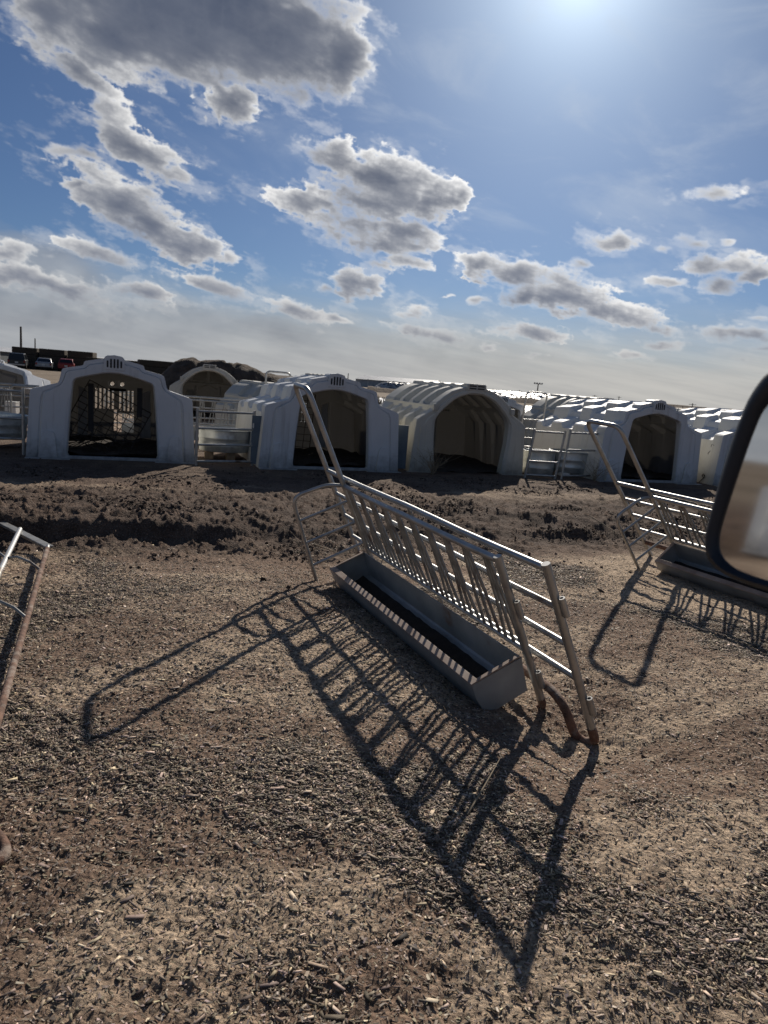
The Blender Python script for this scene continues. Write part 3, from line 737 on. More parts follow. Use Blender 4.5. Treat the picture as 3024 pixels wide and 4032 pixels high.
def hutch_b(loc, rz, label, group, rot=None, mat='hutch_cream', name='calf_hutch'):
    D = 2.2
    root = empty(name, loc, rz, rot=rot); tag(root, label, 'calf hutch', group)
    full = mirror_half(B_FULL); rec = mirror_half(B_REC); n = len(full); h = len(B_FULL) - 1
    m = MB(); st = [0, .16]; y = .16
    while y < D - .40:
        st += [y + .10, y + .34, y + .40]; y += .46
        st[-1] = y
    st = [0, .15]; lev = [0, 0]
    while st[-1] < D - .45:
        st += [st[-1] + .045, st[-1] + .265, st[-1] + .31, st[-1] + .43]; lev += [1, 1, 0, 0]
    st.append(D); lev.append(0)
    base = 0
    for y, l in zip(st, lev):
        for i in range(n):
            k = min(i, 2 * h - i)
            f = l * (.85 if 1 <= k else .3) * (0 if k in (6, 7) else 1)
            x, z = lerp2(full[i], rec[i], f)
            if k >= 12: z = full[i][1] - .015 * l
            # roof ribs slope forward, the wall ribs are vertical
            m.v.append((x, y + (0.05 if k >= 8 and 0 < y < D else 0), z))
    for k in range(len(st) - 1): m.f += ring_faces(n, k * n, (k + 1) * n, False)
    op = mirror_half(B_OPEN)
    F = [(full[i][0], full[i][1]) for i in range(n)]
    def mid(t, y): return [(lerp2(F[i], op[i], t)[0], y, lerp2(F[i], op[i], t)[1]) for i in range(n)]
    prev = 0
    for lay in (mid(.10, -.012), mid(.44, -.010), mid(.50, -.030), mid(.86, -.032), mid(.92, -.014), mid(1.0, -.004), [(q[0] * .98, .10, q[1] - .006 if q[1] > 0 else 0) for q in op]):
        b = len(m.v); m.v += lay; m.f += ring_faces(n, prev, b, False); prev = b
    # recessed flank panels beside the opening
    for s in (-1, 1):
        m.prism([(s * .76, .08), (s * .965, .08), (s * .94, .74), (s * .905, .80), (s * .84, .80), (s * .79, .70)], 'y', -.026, -.004)
        m.box((s * .88, -.05, .013), (.50, .09, .026))
        m.box((s * .715, -.025, 1.075), (.075, .05, .10))
    # rear wall with a low rectangular hatch and moulded fan
    bb = (len(st) - 1) * n
    c = len(m.v); m.v.append((0, D, .70)); m.f += [(bb + i, bb + i + 1, c) for i in range(n - 1)] + [(bb + n - 1, bb, c)]
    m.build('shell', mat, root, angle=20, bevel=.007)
    m = MB()
    for s in (-1, 1):
        fan = [(s * .04, .99)] + [(s * (.04 + .40 * cos(a)), .99 + .30 * sin(a)) for a in np.linspace(0, pi / 2, 8)]
        m.prism(fan if s > 0 else fan[::-1], 'y', D - .05, D - .03)
    m.box((0, D - .04, .955), (1.25, .05, .035)); m.box((-.50, D - .04, .62), (.22, .04, .22))
    for s in (-1, 1): m.box((s * .36, D - .035, .45), (.05, .03, .80))
    m.prism([(-.30, .78), (0, .93), (.30, .78), (.26, .78), (0, .90), (-.26, .78)], 'y', D - .05, D - .03)
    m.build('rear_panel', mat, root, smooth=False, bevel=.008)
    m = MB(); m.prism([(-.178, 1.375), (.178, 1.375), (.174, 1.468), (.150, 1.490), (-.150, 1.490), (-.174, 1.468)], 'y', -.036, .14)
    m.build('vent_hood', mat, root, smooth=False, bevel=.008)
    for x in (-.075, .075):
        for z in (1.412, 1.452):
            v = MB(); v.box((x, -.037, z), (.125, .004, .022)); v.build('vent_slit', 'strap', root, smooth=False)
    m = MB(); N = 14; rr = random.Random(len(label))
    pts = [(-.98 + 1.96 * i / N, .0 + (D - .04) * j / N, .02 + .04 * rr.random() + .06 * (j / N)) for j in range(N + 1) for i in range(N + 1)]
    m.add(pts, [(j * (N + 1) + i, j * (N + 1) + i + 1, (j + 1) * (N + 1) + i + 1, (j + 1) * (N + 1) + i) for j in range(N) for i in range(N)])
    m.build('bedding', 'manure', root, smooth=False)
    return root

HG = 'white plastic calf hutches in rows'
H1 = hutch_a((-3.877, 9.98, -.02), R(20.8), 'white stepped hutch at far left of the front row with a tilted wire panel inside', HG, 'slots')
H2 = hutch_a((-.868, 10.83, -.02), R(22.4), 'white stepped hutch directly behind the arch of the foreground feeder', HG, 'few')
H3 = hutch_b((1.34, 11.83, -.02), R(22.0), 'wide open hutch with ribbed roof in the middle of the front row', HG)
H4 = hutch_a((4.64, 12.63, -.02), R(21.1), 'white stepped hutch behind the arch of the right feeder', HG, 'plain')
H5 = hutch_a((7.02, 13.30, -.02), R(17.0), 'white stepped hutch half hidden by the car mirror', HG, 'plain')
hutch_b((-4.95, 19.3, gz(-4.95, 19.3)), R(15), 'open arched hutch in the second row beside the dirt pile', HG)
hutch_b((-1.85, 17.2, gz(-1.9, 17.2) - .32), R(62), 'ribbed hutch turned sideways behind the second front hutch', HG)
hutch_b((-2.0, 23.0, gz(-2.0, 23.0)), R(25), 'small far hutch roof just above the sideways ribbed hutch', HG)
hutch_a((2.92, 19.1, gz(2.9, 19.1)), R(21), 'stepped hutch in the second row peeking out right of the wide open hutch', HG, 'plain')
hutch_b((5.15, 17.4, gz(5.15, 17.4)), R(21), 'ribbed hutch in the second row behind the right gates', HG)
hutch_b((10.75, 26.0, gz(10.7, 26.0)), R(18), 'farthest hutch, only its vented roof showing between the two right hutches', HG)
hutch_a((-8.15, 14.6, .62), 0, 'hutch tipped over on its back at the left edge of the picture', HG, 'plain', rot=(R(-68), R(8), R(28)), bedding=False)
hutch_a((-9.9, 1.86, gz(-9.9, 1.86)), R(90), 'white hutch seen only as a reflection in the car mirror', HG, 'plain')

# inside hutch 1: round vents, slide latch, hanging straps, and the loose wire panel leaning in the doorway
def on(root, name, mb, mat, **k): return mb.build(name, mat, root, **k)
for x in (-.045, .11):
    m = MB(); ring = [(x + .042 * cos(a), 2.13, 1.02 + .042 * sin(a)) for a in np.linspace(0, 2 * pi, 20, endpoint=False)]
    m.tube(ring, .011, 8, closed=True); on(H1, 'vent_ring', m, 'white_box')
m = MB(); m.box((.04, 2.12, .955 - .03), (.26, .02, .045)); on(H1, 'slide_latch', m, 'strap', smooth=False, bevel=.01)
for x, z0, z1 in ((-.31, .38, 1.06), (.345, .62, 1.04)):
    m = MB(); m.box((x, .30, (z0 + z1) / 2), (.075, .012, z1 - z0)); on(H1, 'hanging_strap', m, 'strap', smooth=False, bevel=.004)

def wire_panel(host, cx, cz, y, w, h, nx, nz, ang, r, label, sag=0.0):
    o = empty('wire_panel', (0, 0, 0)); tag(o, label, 'wire panel', 'loose wire panels inside hutches')
    M = Matrix.Translation(host.location) @ Matrix.Rotation(host.rotation_euler.z, 4, 'Z') @ Matrix.Translation((cx, y, cz)) @ Matrix.Rotation(ang, 4, 'Y')
    o.location = M.translation; o.rotation_euler = M.to_euler()
    m = MB()
    for i in range(nx + 1):
        x = -w / 2 + w * i / nx; m.tube([(x, 0, -h / 2), (x + .01 * random.uniform(-1, 1), sag, 0), (x, 0, h / 2)], r, 6)
    for j in range(nz + 1):
        z = -h / 2 + h * j / nz; m.tube([(-w / 2, .004, z), (0, .004 + sag, z + .008 * random.uniform(-1, 1)), (w / 2, .004, z)], r, 6)
    m.build('grid', 'wire', o)
    m = MB(); m.tube([(-w / 2, 0, -h / 2), (w / 2, 0, -h / 2), (w / 2, 0, h / 2), (-w / 2, 0, h / 2)], r * 1.7, 6, closed=True); m.build('border', 'wire', o)
wire_panel(H1, -.10, .52, .36, .94, .84, 7, 10, R(27), .0060, 'slanting wire grid leaning in the doorway of the far left hutch', .03)
wire_panel(H2, -.30, .62, 1.2, .62, 1.0, 5, 9, R(3), .005, 'upright wire grid standing inside the hutch behind the feeder arch')

# ------------------------------------------------------------------ pens: gates, boards, tanks
def gate(x0, y0, x1, y1, z1, rails, label, lean=0.0, z0=0.0, extra=None, r=.021):
    a = math.atan2(y1 - y0, x1 - x0); L = math.hypot(x1 - x0, y1 - y0)
    o = empty('pen_gate', (x0, y0, gz(x0, y0)), a, label, 'gate', 'tube gates between the hutches')
    for x in (0, L):
        m = MB(); m.tube([(x, 0, -.03), (x + lean, 0, z1 + .02)], r, 10); m.build('gate_post', 'galv', o, angle=50)
    for z in rails:
        m = MB(); m.tube([(lean * z / z1 + r * .8, 0, z), (L + lean * z / z1 - r * .8, 0, z)], r * .78, 10); m.build('gate_rail', 'galv', o, angle=50)
    return o, L
gate(-6.30, 9.25, -5.04, 9.76, .90, (.87, .50, .22), 'tube gate left of the far left hutch, in front of a dark tank')
gate(-2.745, 10.12, -2.03, 10.60, .80, (.775, .535, .30, .06), 'four rail tube gate in front of the oval tank between the left hutches')
gate(2.30, 11.86, 2.83, 11.97, .80, (.78, .46, .28, .05), 'left one of the two tube gates right of the wide open hutch', lean=.09)
gate(2.95, 12.02, 3.72, 12.50, .82, (.79, .50, .06), 'right one of the two tube gates, next to the hutch at right', lean=.08)

def board(x, y, rz, w, h, label, clip=False):
    o = empty('gap_board', (x, y, gz(x, y)), rz, label, 'board', 'blue grey boards closing gaps beside a hutch')
    m = MB(); m.box((0, 0, h / 2 + .03), (w, .018, h)); m.build('board_panel', 'panel', o, smooth=False, bevel=.005)
    if clip:
        m = MB(); m.box((-w * .35, -.014, h - .12), (.018, .012, .07)); m.build('white_clip', 'white_box', o, smooth=False, bevel=.002)
board(-1.965, 10.58, R(-6), .19, .72, 'blue grey board between the gate and the left side of the hutch behind the feeder', True)
board(.19, 11.45, R(10), .20, .70, 'blue grey board between the hutch behind the feeder and the wide open hutch')

def stock_tank(x, y, rx, ry, h, z0, label, rz=0.0):
    z0 += gz(x, y)
    o = empty('stock_tank', (x, y, z0), rz, label, 'stock tank', 'galvanised stock tanks')
    prof = [(.93, .0), (.95, .02), (.955, h * .20), (.972, h * .25), (.972, h * .30), (.957, h * .35), (.962, h * .55), (.978, h * .60), (.978, h * .65), (.965, h * .70), (.975, h * .95), (1.0, h * .965), (1.005, h * .985), (1.0, h), (.978, h), (.955, h * .9), (.93, .03), (.0, .03)]
    m = MB(); m.lathe(prof, 48, rx, ry); m.build('tank_wall', 'tank', o, angle=40)
    m = MB(); m.lathe([(.0, h * .72), (.945, h * .72)], 48, rx, ry); m.build('tank_water', 'water', o)
    return o
stock_tank(-5.95, 10.35, .62, .42, .34, .14, 'dark ribbed tank behind the gate left of the far left hutch', R(15))
stock_tank(-2.60, 11.25, .42, .36, .34, .12, 'oval shiny tank on wooden blocks between the left hutches', R(15))
stock_tank(2.62, 12.55, .31, .31, .40, .02, 'round tank right beside the wide open hutch', 0)
stock_tank(3.36, 12.90, .50, .36, .38, .05, 'larger oval tank behind the right one of the two gates', R(20))
for i, (x, y, lab) in enumerate([(-2.80, 11.05, 'left wooden block under the oval tank'), (-2.48, 11.12, 'right wooden block under the oval tank'), (3.12, 12.62, 'pale block under the larger tank at right, left one'), (3.45, 12.72, 'pale block under the larger tank at right, right one')]):
    m = MB(); hh = .118 if i < 2 else .052
    m.box((0, 0, hh / 2), (.13 if i < 2 else .16, .20, hh))
    o = m.build('support_block', 'wood' if i < 2 else 'white_box', smooth=False, bevel=.006); o.location = (x, y, gz(x, y)); o.rotation_euler.z = R(18); tag(o, lab, 'block', 'blocks under the tanks')
for x, y, z, s, lab in ((-7.55, 14.2, .0, (.22, .16, .42), 'white plastic box below the tipped hutch at left'), (3.98, 15.3, .30, (.42, .22, .13), 'cream tray behind the bars of the far right feeder')):
    m = MB(); m.box((0, 0, s[2] / 2), s); m.box((0, 0, s[2] + .008), (s[0] * 1.06, s[1] * 1.06, .016))
    o = m.build('plastic_tray' if 'tray' in lab else 'plastic_box', 'white_box', smooth=False, bevel=.008); o.location = (x, y, gz(x, y) + z); tag(o, lab, 'tray' if 'tray' in lab else 'box')
    if z > 0:
        pass

# small cable knots on the side of hutch 5, gate latch
for (lx, ly, lz, s) in ((-1.035, .22, .72, 1.0), (-1.105, .26, .16, .8)):
    m = MB(); rr = random.Random(int(lz * 100)); p = [V((lx, ly, lz))]
    for k in range(9): p.append(V((lx - .012 - .02 * rr.random(), ly + .045 * s * cos(k * 1.3), lz + .04 * s * sin(k * 1.3))))
    p += [V((lx - .02, ly + .03, lz - .08)), V((lx - .03, ly + .08, lz - .14)), V((lx - .02, ly + .06, lz - .20))]
    m.tube(p, .007, 6); on(H5, 'cord_knot', m, 'wire')

# ------------------------------------------------------------------ dry weeds and stalks
def weed(x, y, h, spread, n, label, seed, name='dry_weed', r=.0035, sub=3):
    rr = random.Random(seed); m = MB()
    for i in range(n):
        a = rr.uniform(0, 2 * pi); t = rr.uniform(.15, 1) * spread; hh = h * rr.uniform(.4, 1)
        p = [V((0, 0, -.02))]; d = V((cos(a), sin(a), 0))
        for k in (1, 2, 3, 4):
            f = k / 4; p.append(d * t * f ** 1.2 + V((rr.uniform(-.03, .03), rr.uniform(-.03, .03), hh * f ** .8 + rr.uniform(-.01, .01))))
        m.tube(p, [r, r * .9, r * .75, r * .6, r * .4], 5)
        for b in range(sub):
            q = p[rr.randint(1, 3)]; e = q + V((rr.uniform(-.14, .14), rr.uniform(-.14, .14), rr.uniform(.0, .16)))
            mdl = (q + e) / 2 + V((rr.uniform(-.02, .02), rr.uniform(-.02, .02), .01))
            m.tube([q, mdl, e], [r * .6, r * .5, r * .3], 4)
    o = m.build(name, 'weed'); o.location = (x, y, gz(x, y)); tag(o, label, 'dry weed'); return o
weed(.72, 11.25, .50, .55, 26, 'leafless dry weed tangled against the left leg of the wide open hutch', 5)
weed(3.55, 12.15, .42, .40, 16, 'leafless dry weed growing in front of the larger tank at right', 8)
weed(-.62, 5.75, .22, .30, 5, 'few bent dry stems beside the arch of the foreground feeder', 12, sub=2)
def stalk(pts, r, label):
    o0 = V(pts[0]); m = MB(); m.tube([V(p) - o0 for p in pts], [r * (1 - .5 * i / (len(pts) - 1)) for i in range(len(pts))], 7)
    o = m.build('dry_stalk', 'weed'); o.location = o0; tag(o, label, 'stalk', 'dry stalks lying on the ground')
def onz(p, dz): return (p[0], p[1], float(ground_z(np.array([p[0]]), np.array([p[1]]))[0]) + dz)
stalk([onz((.36, 2.17), .006), onz((.44, 2.33), .02), onz((.53, 2.55), .03)], .0042, 'pale dry stalk lying across the feeder shadow in the foreground')
stalk([onz((2.15, 7.35), .12), onz((2.35, 6.85), .06), onz((2.6, 6.5), .02)], .005, 'long dry stalk leaning on the churned dirt left of the right feeder')
stalk([onz((-.55, 5.6), .10), onz((-.35, 5.62), .04), onz((-.2, 5.75), .02)], .005, 'short dry stalk lying left of the feeder arch')

# ------------------------------------------------------------------ background
def far(x, y): return float(far_slope(np.array([float(x)]), np.array([float(y)]))[0])

def barn(ax, ay, bx, by, width, wall, ridge, label, wall_mat, bay=6.0):
    a = math.atan2(by - ay, bx - ax); L = math.hypot(bx - ax, by - ay)
    za, zb = far(ax, ay), far(bx, by)
    o = empty('barn', (ax, ay, za), a, label, 'barn'); dz = zb - za
    N = 24; m = MB(); roof = MB()
    for k in range(N):
        x0, x1 = L * k / N, L * (k + 1) / N; d0, d1 = dz * k / N, dz * (k + 1) / N
        m.add([(x0, 0, d0 - .3), (x1, 0, d1 - .3), (x1, 0, d1 + wall), (x0, 0, d0 + wall), (x0, width, d0 - .3), (x1, width, d1 - .3), (x1, width, d1 + wall), (x0, width, d0 + wall)],
              [(0, 1, 2, 3), (5, 4, 7, 6)])
        g = .04
        roof.add([(x0, -.5, d0 + wall - .05), (x1 - g, -.5, d1 + wall - .05), (x1 - g, width / 2, d1 + ridge), (x0, width / 2, d0 + ridge), (x0, width + .5, d0 + wall - .05), (x1 - g, width + .5, d1 + wall - .05)],
                 [(0, 1, 2, 3), (3, 2, 5, 4)])
    m.add([(0, 0, -.3), (0, width, -.3), (0, width, wall), (0, width / 2, ridge - .06), (0, 0, wall)], [(0, 1, 2, 3, 4)])
    m.add([(L, 0, dz - .3), (L, width, dz - .3), (L, width, dz + wall), (L, width / 2, dz + ridge - .06), (L, 0, dz + wall)], [(4, 3, 2, 1, 0)])
    m.build('barn_wall', wall_mat, o, smooth=False, fix=False); roof.build('barn_roof', 'barn_roof', o, smooth=False, fix=False)
    for k in range(int(L // bay) if L < 140 else 30):
        x = (k + .5) * L / (int(L // bay) if L < 140 else 30)
        p = MB(); p.box((x, -.06, dz * x / L + wall / 2), (.18, .10, wall + .3)); p.build('wall_post', 'barn_roof', o, smooth=False)
barn(-82, 96, -113, 400, 12, 2.3, 3.3, 'long low barn with pale roof stretching away at far left', 'barn_wall')
barn(-11, 205, 10.5, 196, 10, 2.2, 3.3, 'pale long barn on the horizon above the second front hutch', 'barn_pale')

def bale_stack(x, y, w, d, h, rz, label):
    o = empty('bale_stack', (x, y, far(x, y)), rz, label, 'bale stack', 'dark square straw stacks behind the cars')
    m = MB(); N = 10; rr = random.Random(int(x * 10))
    rows = 3
    bh = h / rows - .05
    for j in range(rows):
        b = MB(); b.box((rr.uniform(-.08, .08), 0, bh * (j + .5)), (w - .06 + rr.uniform(-.1, .05), d, bh)); q = b.build('bale', 'straw', o, smooth=False, bevel=.10, seg=3)
for i, (x, lab) in enumerate(((-46.9, 'left straw stack behind the dark pickup truck'), (-43.6, 'middle straw stack behind the silver sedan'), (-40.35, 'right straw stack behind the red car'))):
    bale_stack(x, 92.0 + i * .5, 3.1, 2.4, 2.75, R(10), lab)
m = MB()
for k in range(2):
    pass
bale_stack(-22.0, 76.0, 9.5, 3, 2.1, R(24), 'long low straw stack above the right shoulder of the far left hutch')
bale_stack(-31.5, 84.0, 8.0, 3, 2.0, R(20), 'straw stack hidden behind the top of the far left hutch')

def car(x, y, rz, W, Lc, prof, cab, mat, label, pickup=False):
    """rear faces -Y; prof: side outline (y, z); cab: glasshouse outline"""
    o = empty('parked_car', (x, y, far(x, y)), rz, label, 'car', 'cars parked in front of the straw stacks')
    def shaped(poly, w0, w1, z0, z1):
        m = MB(); n = len(poly)
        def hw(z): return w0 + (w1 - w0) * max(0, min(1, (z - z0) / (z1 - z0)))
        vs = [(-hw(z), yy, z) for yy, z in poly] + [(hw(z), yy, z) for yy, z in poly]
        m.add(vs, [tuple(range(n)), tuple(range(2 * n - 1, n - 1, -1))] + [(i, (i + 1) % n, (i + 1) % n + n, i + n) for i in range(n)])
        return m
    zb = max(z for _, z in prof); zt = max(z for _, z in cab)
    shaped(prof, W / 2, W / 2 - .03, .3, zb).build('body', mat, o, bevel=.05, seg=3)
    shaped(cab, W / 2 - .05, W / 2 - .24, zb - .05, zt).build('cabin', mat, o, bevel=.05, seg=3)
    # rear window on the sloped rear of the cabin, side windows
    (y0, z0), (y1, z1) = cab[0], cab[1]
    n = V((0, -(z1 - z0), y1 - y0)).normalized() * .012
    f0, f1 = .16, .86
    a = V((0, y0 + (y1 - y0) * f0, z0 + (z1 - z0) * f0)) + n; b = V((0, y0 + (y1 - y0) * f1, z0 + (z1 - z0) * f1)) + n
    wa, wb = W / 2 - .16, W / 2 - .30
    m = MB(); m.add([(-wa, a.y, a.z), (wa, a.y, a.z), (wb, b.y, b.z), (-wb, b.y, b.z)], [(0, 1, 2, 3)]); m.build('rear_window', 'glass_dark', o, smooth=False, fix=False)
    for s in (-1, 1):
        m = MB(); hz = lambda z: (W / 2 - .05) + (-.19) * (z - (zb - .05)) / (zt - zb + .05) + .008
        za, zc = z0 + .08, z1 - .10; ya, yc = cab[0][0] + .35, cab[-1][0] - .35
        yb0 = cab[1][0] + .15; yb1 = cab[-2][0] - .15
        m.add([(s * hz(za), ya, za), (s * hz(za), yc, za), (s * hz(zc), yb1, zc), (s * hz(zc), yb0, zc)], [(0, 1, 2, 3)]); m.build('side_window', 'glass_dark', o, smooth=False, fix=False)
        t = MB(); t.box((s * (W / 2 - .14), prof[0][0] - .0 + .02, zb - .22), (.20, .08, .24)); t.build('tail_light', 'lamp_red', o, smooth=False, bevel=.02)
        for yy in (.85, Lc - .9):
            w = MB(); w.tube([(s * (W / 2 - .20), yy, .33), (s * (W / 2 + .005), yy, .33)], .33, 20); wh = w.build('wheel', 'tyre', o, angle=40)
            q = MB(); q.tube([(s * (W / 2 + .002), yy, .33), (s * (W / 2 + .012), yy, .33)], .20, 16); q.build('rim', 'chrome', wh, angle=40)
    m = MB(); m.box((0, prof[0][0] - .04, .46), (W - .12, .14, .18)); m.build('bumper', 'chrome' if pickup else mat, o, smooth=False, bevel=.04)
    m = MB(); m.box((0, prof[0][0] - .015, zb - .33), (.34, .02, .16)); m.build('number_plate', 'plate', o, smooth=False)
car(-44.6, 85, R(22), 1.95, 5.3, [(0, .38), (0, .98), (.12, 1.06), (3.9, 1.06), (5.15, .98), (5.3, .70), (5.3, .38)], [(.10, 1.02), (.32, 1.76), (2.9, 1.80), (3.8, 1.04)], 'paint_dark', 'dark tall utility vehicle parked leftmost of the three vehicles', True)
car(-41.9, 86, R(22), 1.82, 4.7, [(0, .36), (.02, .86), (.10, .96), (3.5, .94), (4.55, .80), (4.7, .55), (4.7, .36)], [(.85, .92), (1.55, 1.40), (2.7, 1.44), (3.6, .92)], 'paint_silver', 'silver sedan parked between the dark vehicle and the red car')
car(-39.2, 86, R(22), 1.80, 4.1, [(0, .36), (0, .92), (.06, 1.0), (3.1, .96), (3.95, .82), (4.1, .55), (4.1, .36)], [(.08, .96), (.42, 1.48), (2.2, 1.53), (3.1, .96)], 'paint_red', 'red hatchback parked rightmost of the three vehicles')

def heap(cx, cy, lx, ly, h, rz, mat, name, label, cat, seed, nx=70, ny=44, rough=1.0, bumps=None):
    X, Y = np.meshgrid(np.linspace(-1, 1, nx), np.linspace(-1, 1, ny))
    rr = np.sqrt(X ** 2 + Y ** 2)
    if bumps:
        z = np.zeros_like(X)
        for bx, by, br, bh in bumps: z = np.maximum(z, bh * (1 - np.clip(np.sqrt(((X - bx) / br) ** 2 + ((Y - by) / .85) ** 2), 0, 1) ** 2) ** 1.15)
    else:
        z = np.clip(1 - np.abs(X) ** 6, 0, 1) * np.clip(1.4 - 1.4 * np.abs(Y), 0, 1)
    z = z * (1 + rough * .35 * fbm(X * lx, Y * ly, .5, 5, seed)) + rough * .10 * fbm(X * lx, Y * ly, 1.1, 4, seed + 9) * (z > .02)
    wx = cx + X * lx * cos(rz) - Y * ly * sin(rz); wy = cy + X * lx * sin(rz) + Y * ly * cos(rz)
    P = np.stack([(X * lx).ravel(), (Y * ly).ravel(), (z * h - .04 + far_slope(wx, wy) - far(cx, cy)).ravel()], -1)
    m = MB(); m.add([tuple(p) for p in P], [(j * nx + i, j * nx + i + 1, (j + 1) * nx + i + 1, (j + 1) * nx + i) for j in range(ny - 1) for i in range(nx - 1)])
    o = m.build(name, mat, angle=60); o.location = (cx, cy, far(cx, cy)); o.rotation_euler.z = rz
    if label: tag(o, label, cat)
    return o
heap(-10.3, 44.0, 5.0, 3.2, 2.0, R(8), 'soil', 'soil_pile', 'brown soil pile with eroded side right of the open arched hutch', 'soil pile', 61, bumps=[(-.48, 0, .46, .98), (-.18, .05, .55, .93), (.18, .0, .60, .86), (.52, .1, .46, .66)])
heap(20, 132, 17, 5, 1.7, R(-3), 'tarp', 'silage_pile', 'long silage heap under white sheeting with tyres beyond the pond at right', 'silage pile', 71, 120, 30, .25)
heap(3.0, 150, 7.5, 4, 1.8, R(-3), 'tarp', 'silage_pile', 'shorter silage heap under white sheeting beyond the pond at centre', 'silage pile', 73, 70, 24, .25)
# dark earth bank in front of the heaps and along the horizon
def berm(x0, y0, x1, y1, w, h, seed, name='berm'):
    N = 60; m = MB()
    d = V((x1 - x0, y1 - y0, 0)); L = d.length; d.normalize(); q = V((-d.y, d.x, 0)); pts = []
    for i in range(N + 1):
        p = V((x0, y0, 0)) + d * L * i / N; zz = far(p.x, p.y); hh = h * (1 + .5 * float(vnoise(np.array([i * .35]), np.array([seed * 3.1]), seed)[0]))
        for s, k in ((-1, -.05), (-.4, .8), (0, 1), (.4, .8), (1, -.05)):
            r_ = p + q * w * s; pts.append((r_.x, r_.y, zz + (hh * k if k > 0 else -.1)))
    m.add(pts, [(i * 5 + j, i * 5 + j + 1, i * 5 + j + 6, i * 5 + j + 5) for i in range(N) for j in range(4)])
    o = m.build(name, 'soil', angle=80); structure(o); return o
berm(-4, 112, 42, 110, 3.0, .75, 3); berm(-150, 560, 420, 520, 14, 1.9, 5)
# pond: frozen bright sheet
pond_pts = [(-6, 44), (0, 42), (8, 44), (14, 48), (20, 55), (25, 66), (26, 78), (20, 86), (10, 82), (4, 72), (-2, 66), (-8, 58)]
m = MB(); m.add([(x, y, max(far(x, y), -2) + .03) for x, y in pond_pts], [tuple(range(len(pond_pts)))])
po = m.build('pond', 'snow', smooth=False, fix=False); structure(po)
# dry brush along the pond edge
def brush(x, y, w, h, n, label, seed):
    rr = random.Random(seed); m = MB()
    for i in range(n):
        bx = rr.gauss(0, w * .4); by = rr.gauss(0, .5)
        for k in range(7):
            a = rr.uniform(0, 2 * pi); l = h * rr.uniform(.4, 1.0); e = V((bx + cos(a) * l * .5, by + sin(a) * l * .5, l))
            q = V((-sin(a), cos(a), 0)) * .018
            b0 = V((bx, by, -.05)); m.add([b0 - q, b0 + q, e + q * .6, e - q * .6], [(0, 1, 2, 3)])
            for t in range(3):
                c = b0.lerp(e, rr.uniform(.4, 1)); u = V((rr.uniform(-1, 1), rr.uniform(-1, 1), rr.uniform(.1, 1))) * .16; v_ = V((rr.uniform(-1, 1), rr.uniform(-1, 1), rr.uniform(-.4, .4))).normalized() * .025
                m.add([c - v_, c + v_, c + u], [(0, 1, 2)])
    o = m.build('dry_shrub', 'shrub', smooth=False, fix=False); o.location = (x, y, far(x, y)); tag(o, label, 'shrub', 'dry brush along the pond bank')
brush(.6, 36.5, 2.2, .75, 90, 'dry brush patch seen between the two middle hutches', 3)
brush(9.5, 40.0, 2.6, .7, 80, 'dry brush patch seen left of the right second row hutch', 4)

def pole(x, y, h, label, kind='plain', r=.13):
    o = empty('utility_pole', (x, y, far(x, y)), 0, label, 'pole', 'poles on the horizon')
    m = MB(); m.tube([(0, 0, -.3), (0, 0, h)], [r * 1.2, r * .8], 10); m.build('pole_shaft', 'pole', o)
    if kind == 'cross':
        m = MB(); m.box((0, 0, h - .35), (1.8, .12, .12), Matrix.Rotation(R(-8), 3, 'Z')); m.build('crossarm', 'pole', o, smooth=False)
    if kind == 'mast':
        m = MB(); m.box((0, 0, h), (3.0, .25, .18)); bar = m.build('lamp_bar', 'pole', o, smooth=False)
        for x_ in (-1.3, -.45, .45, 1.3):
            m = MB(); m.box((x_, -.15, h + .28), (.55, .3, .36)); m.build('flood_lamp', 'barn_pale', bar, smooth=False, bevel=.03)
pole(-64.4, 124.3, 6.5, 'tallest wooden pole at far left above the dark pickup', r=.19)
pole(-71.4, 143.2, 5.2, 'shorter thin pole to the right of the tallest pole at far left', r=.13)
pole(-19.3, 299.4, 4.5, 'thin pole left of the pale barn', r=.2)
pole(-12.4, 299.7, 4.2, 'thin pole just behind the pale barn', r=.2)
pole(50.5, 255.0, 5.2, 'light mast with a row of floodlamps on the right horizon', 'mast', .22)
pole(35.2, 257.6, 2.4, 'short pole left of the light mast, the farther left one', 'cross', .14)
pole(44.4, 256.2, 2.6, 'short crossarm pole right beside the light mast', 'cross', .14)
pole(80.2, 289.0, 3.0, 'thin pole right of the light mast', 'cross', .16)
pole(89.1, 286.4, 3.2, 'thin pole above the right second row hutch', 'cross', .16)
pole(76.4, 184.8, 2.2, 'crossarm pole just left of the car mirror on the horizon', 'cross', .12)
def pipe_fence(x0, y0, x1, y1, h, n, label):
    a = math.atan2(y1 - y0, x1 - x0); L = math.hypot(x1 - x0, y1 - y0); za = far(x0, y0); dz = far(x1, y1) - za
    o = empty('pipe_fence', (x0, y0, za), a, label, 'fence')
    for k in range(n + 1):
        m = MB(); x = L * k / n; m.tube([(x, 0, dz * k / n - .2), (x, 0, dz * k / n + h)], .07, 6); m.build('fence_post', 'pole', o)
    for f in (.45, .95):
        m = MB(); m.tube([(0, 0, h * f), (L, 0, dz + h * f)], .05, 6); m.build('fence_rail', 'pole', o)
pipe_fence(22, 150, 110, 190, 1.35, 34, 'long pipe fence along the right horizon')

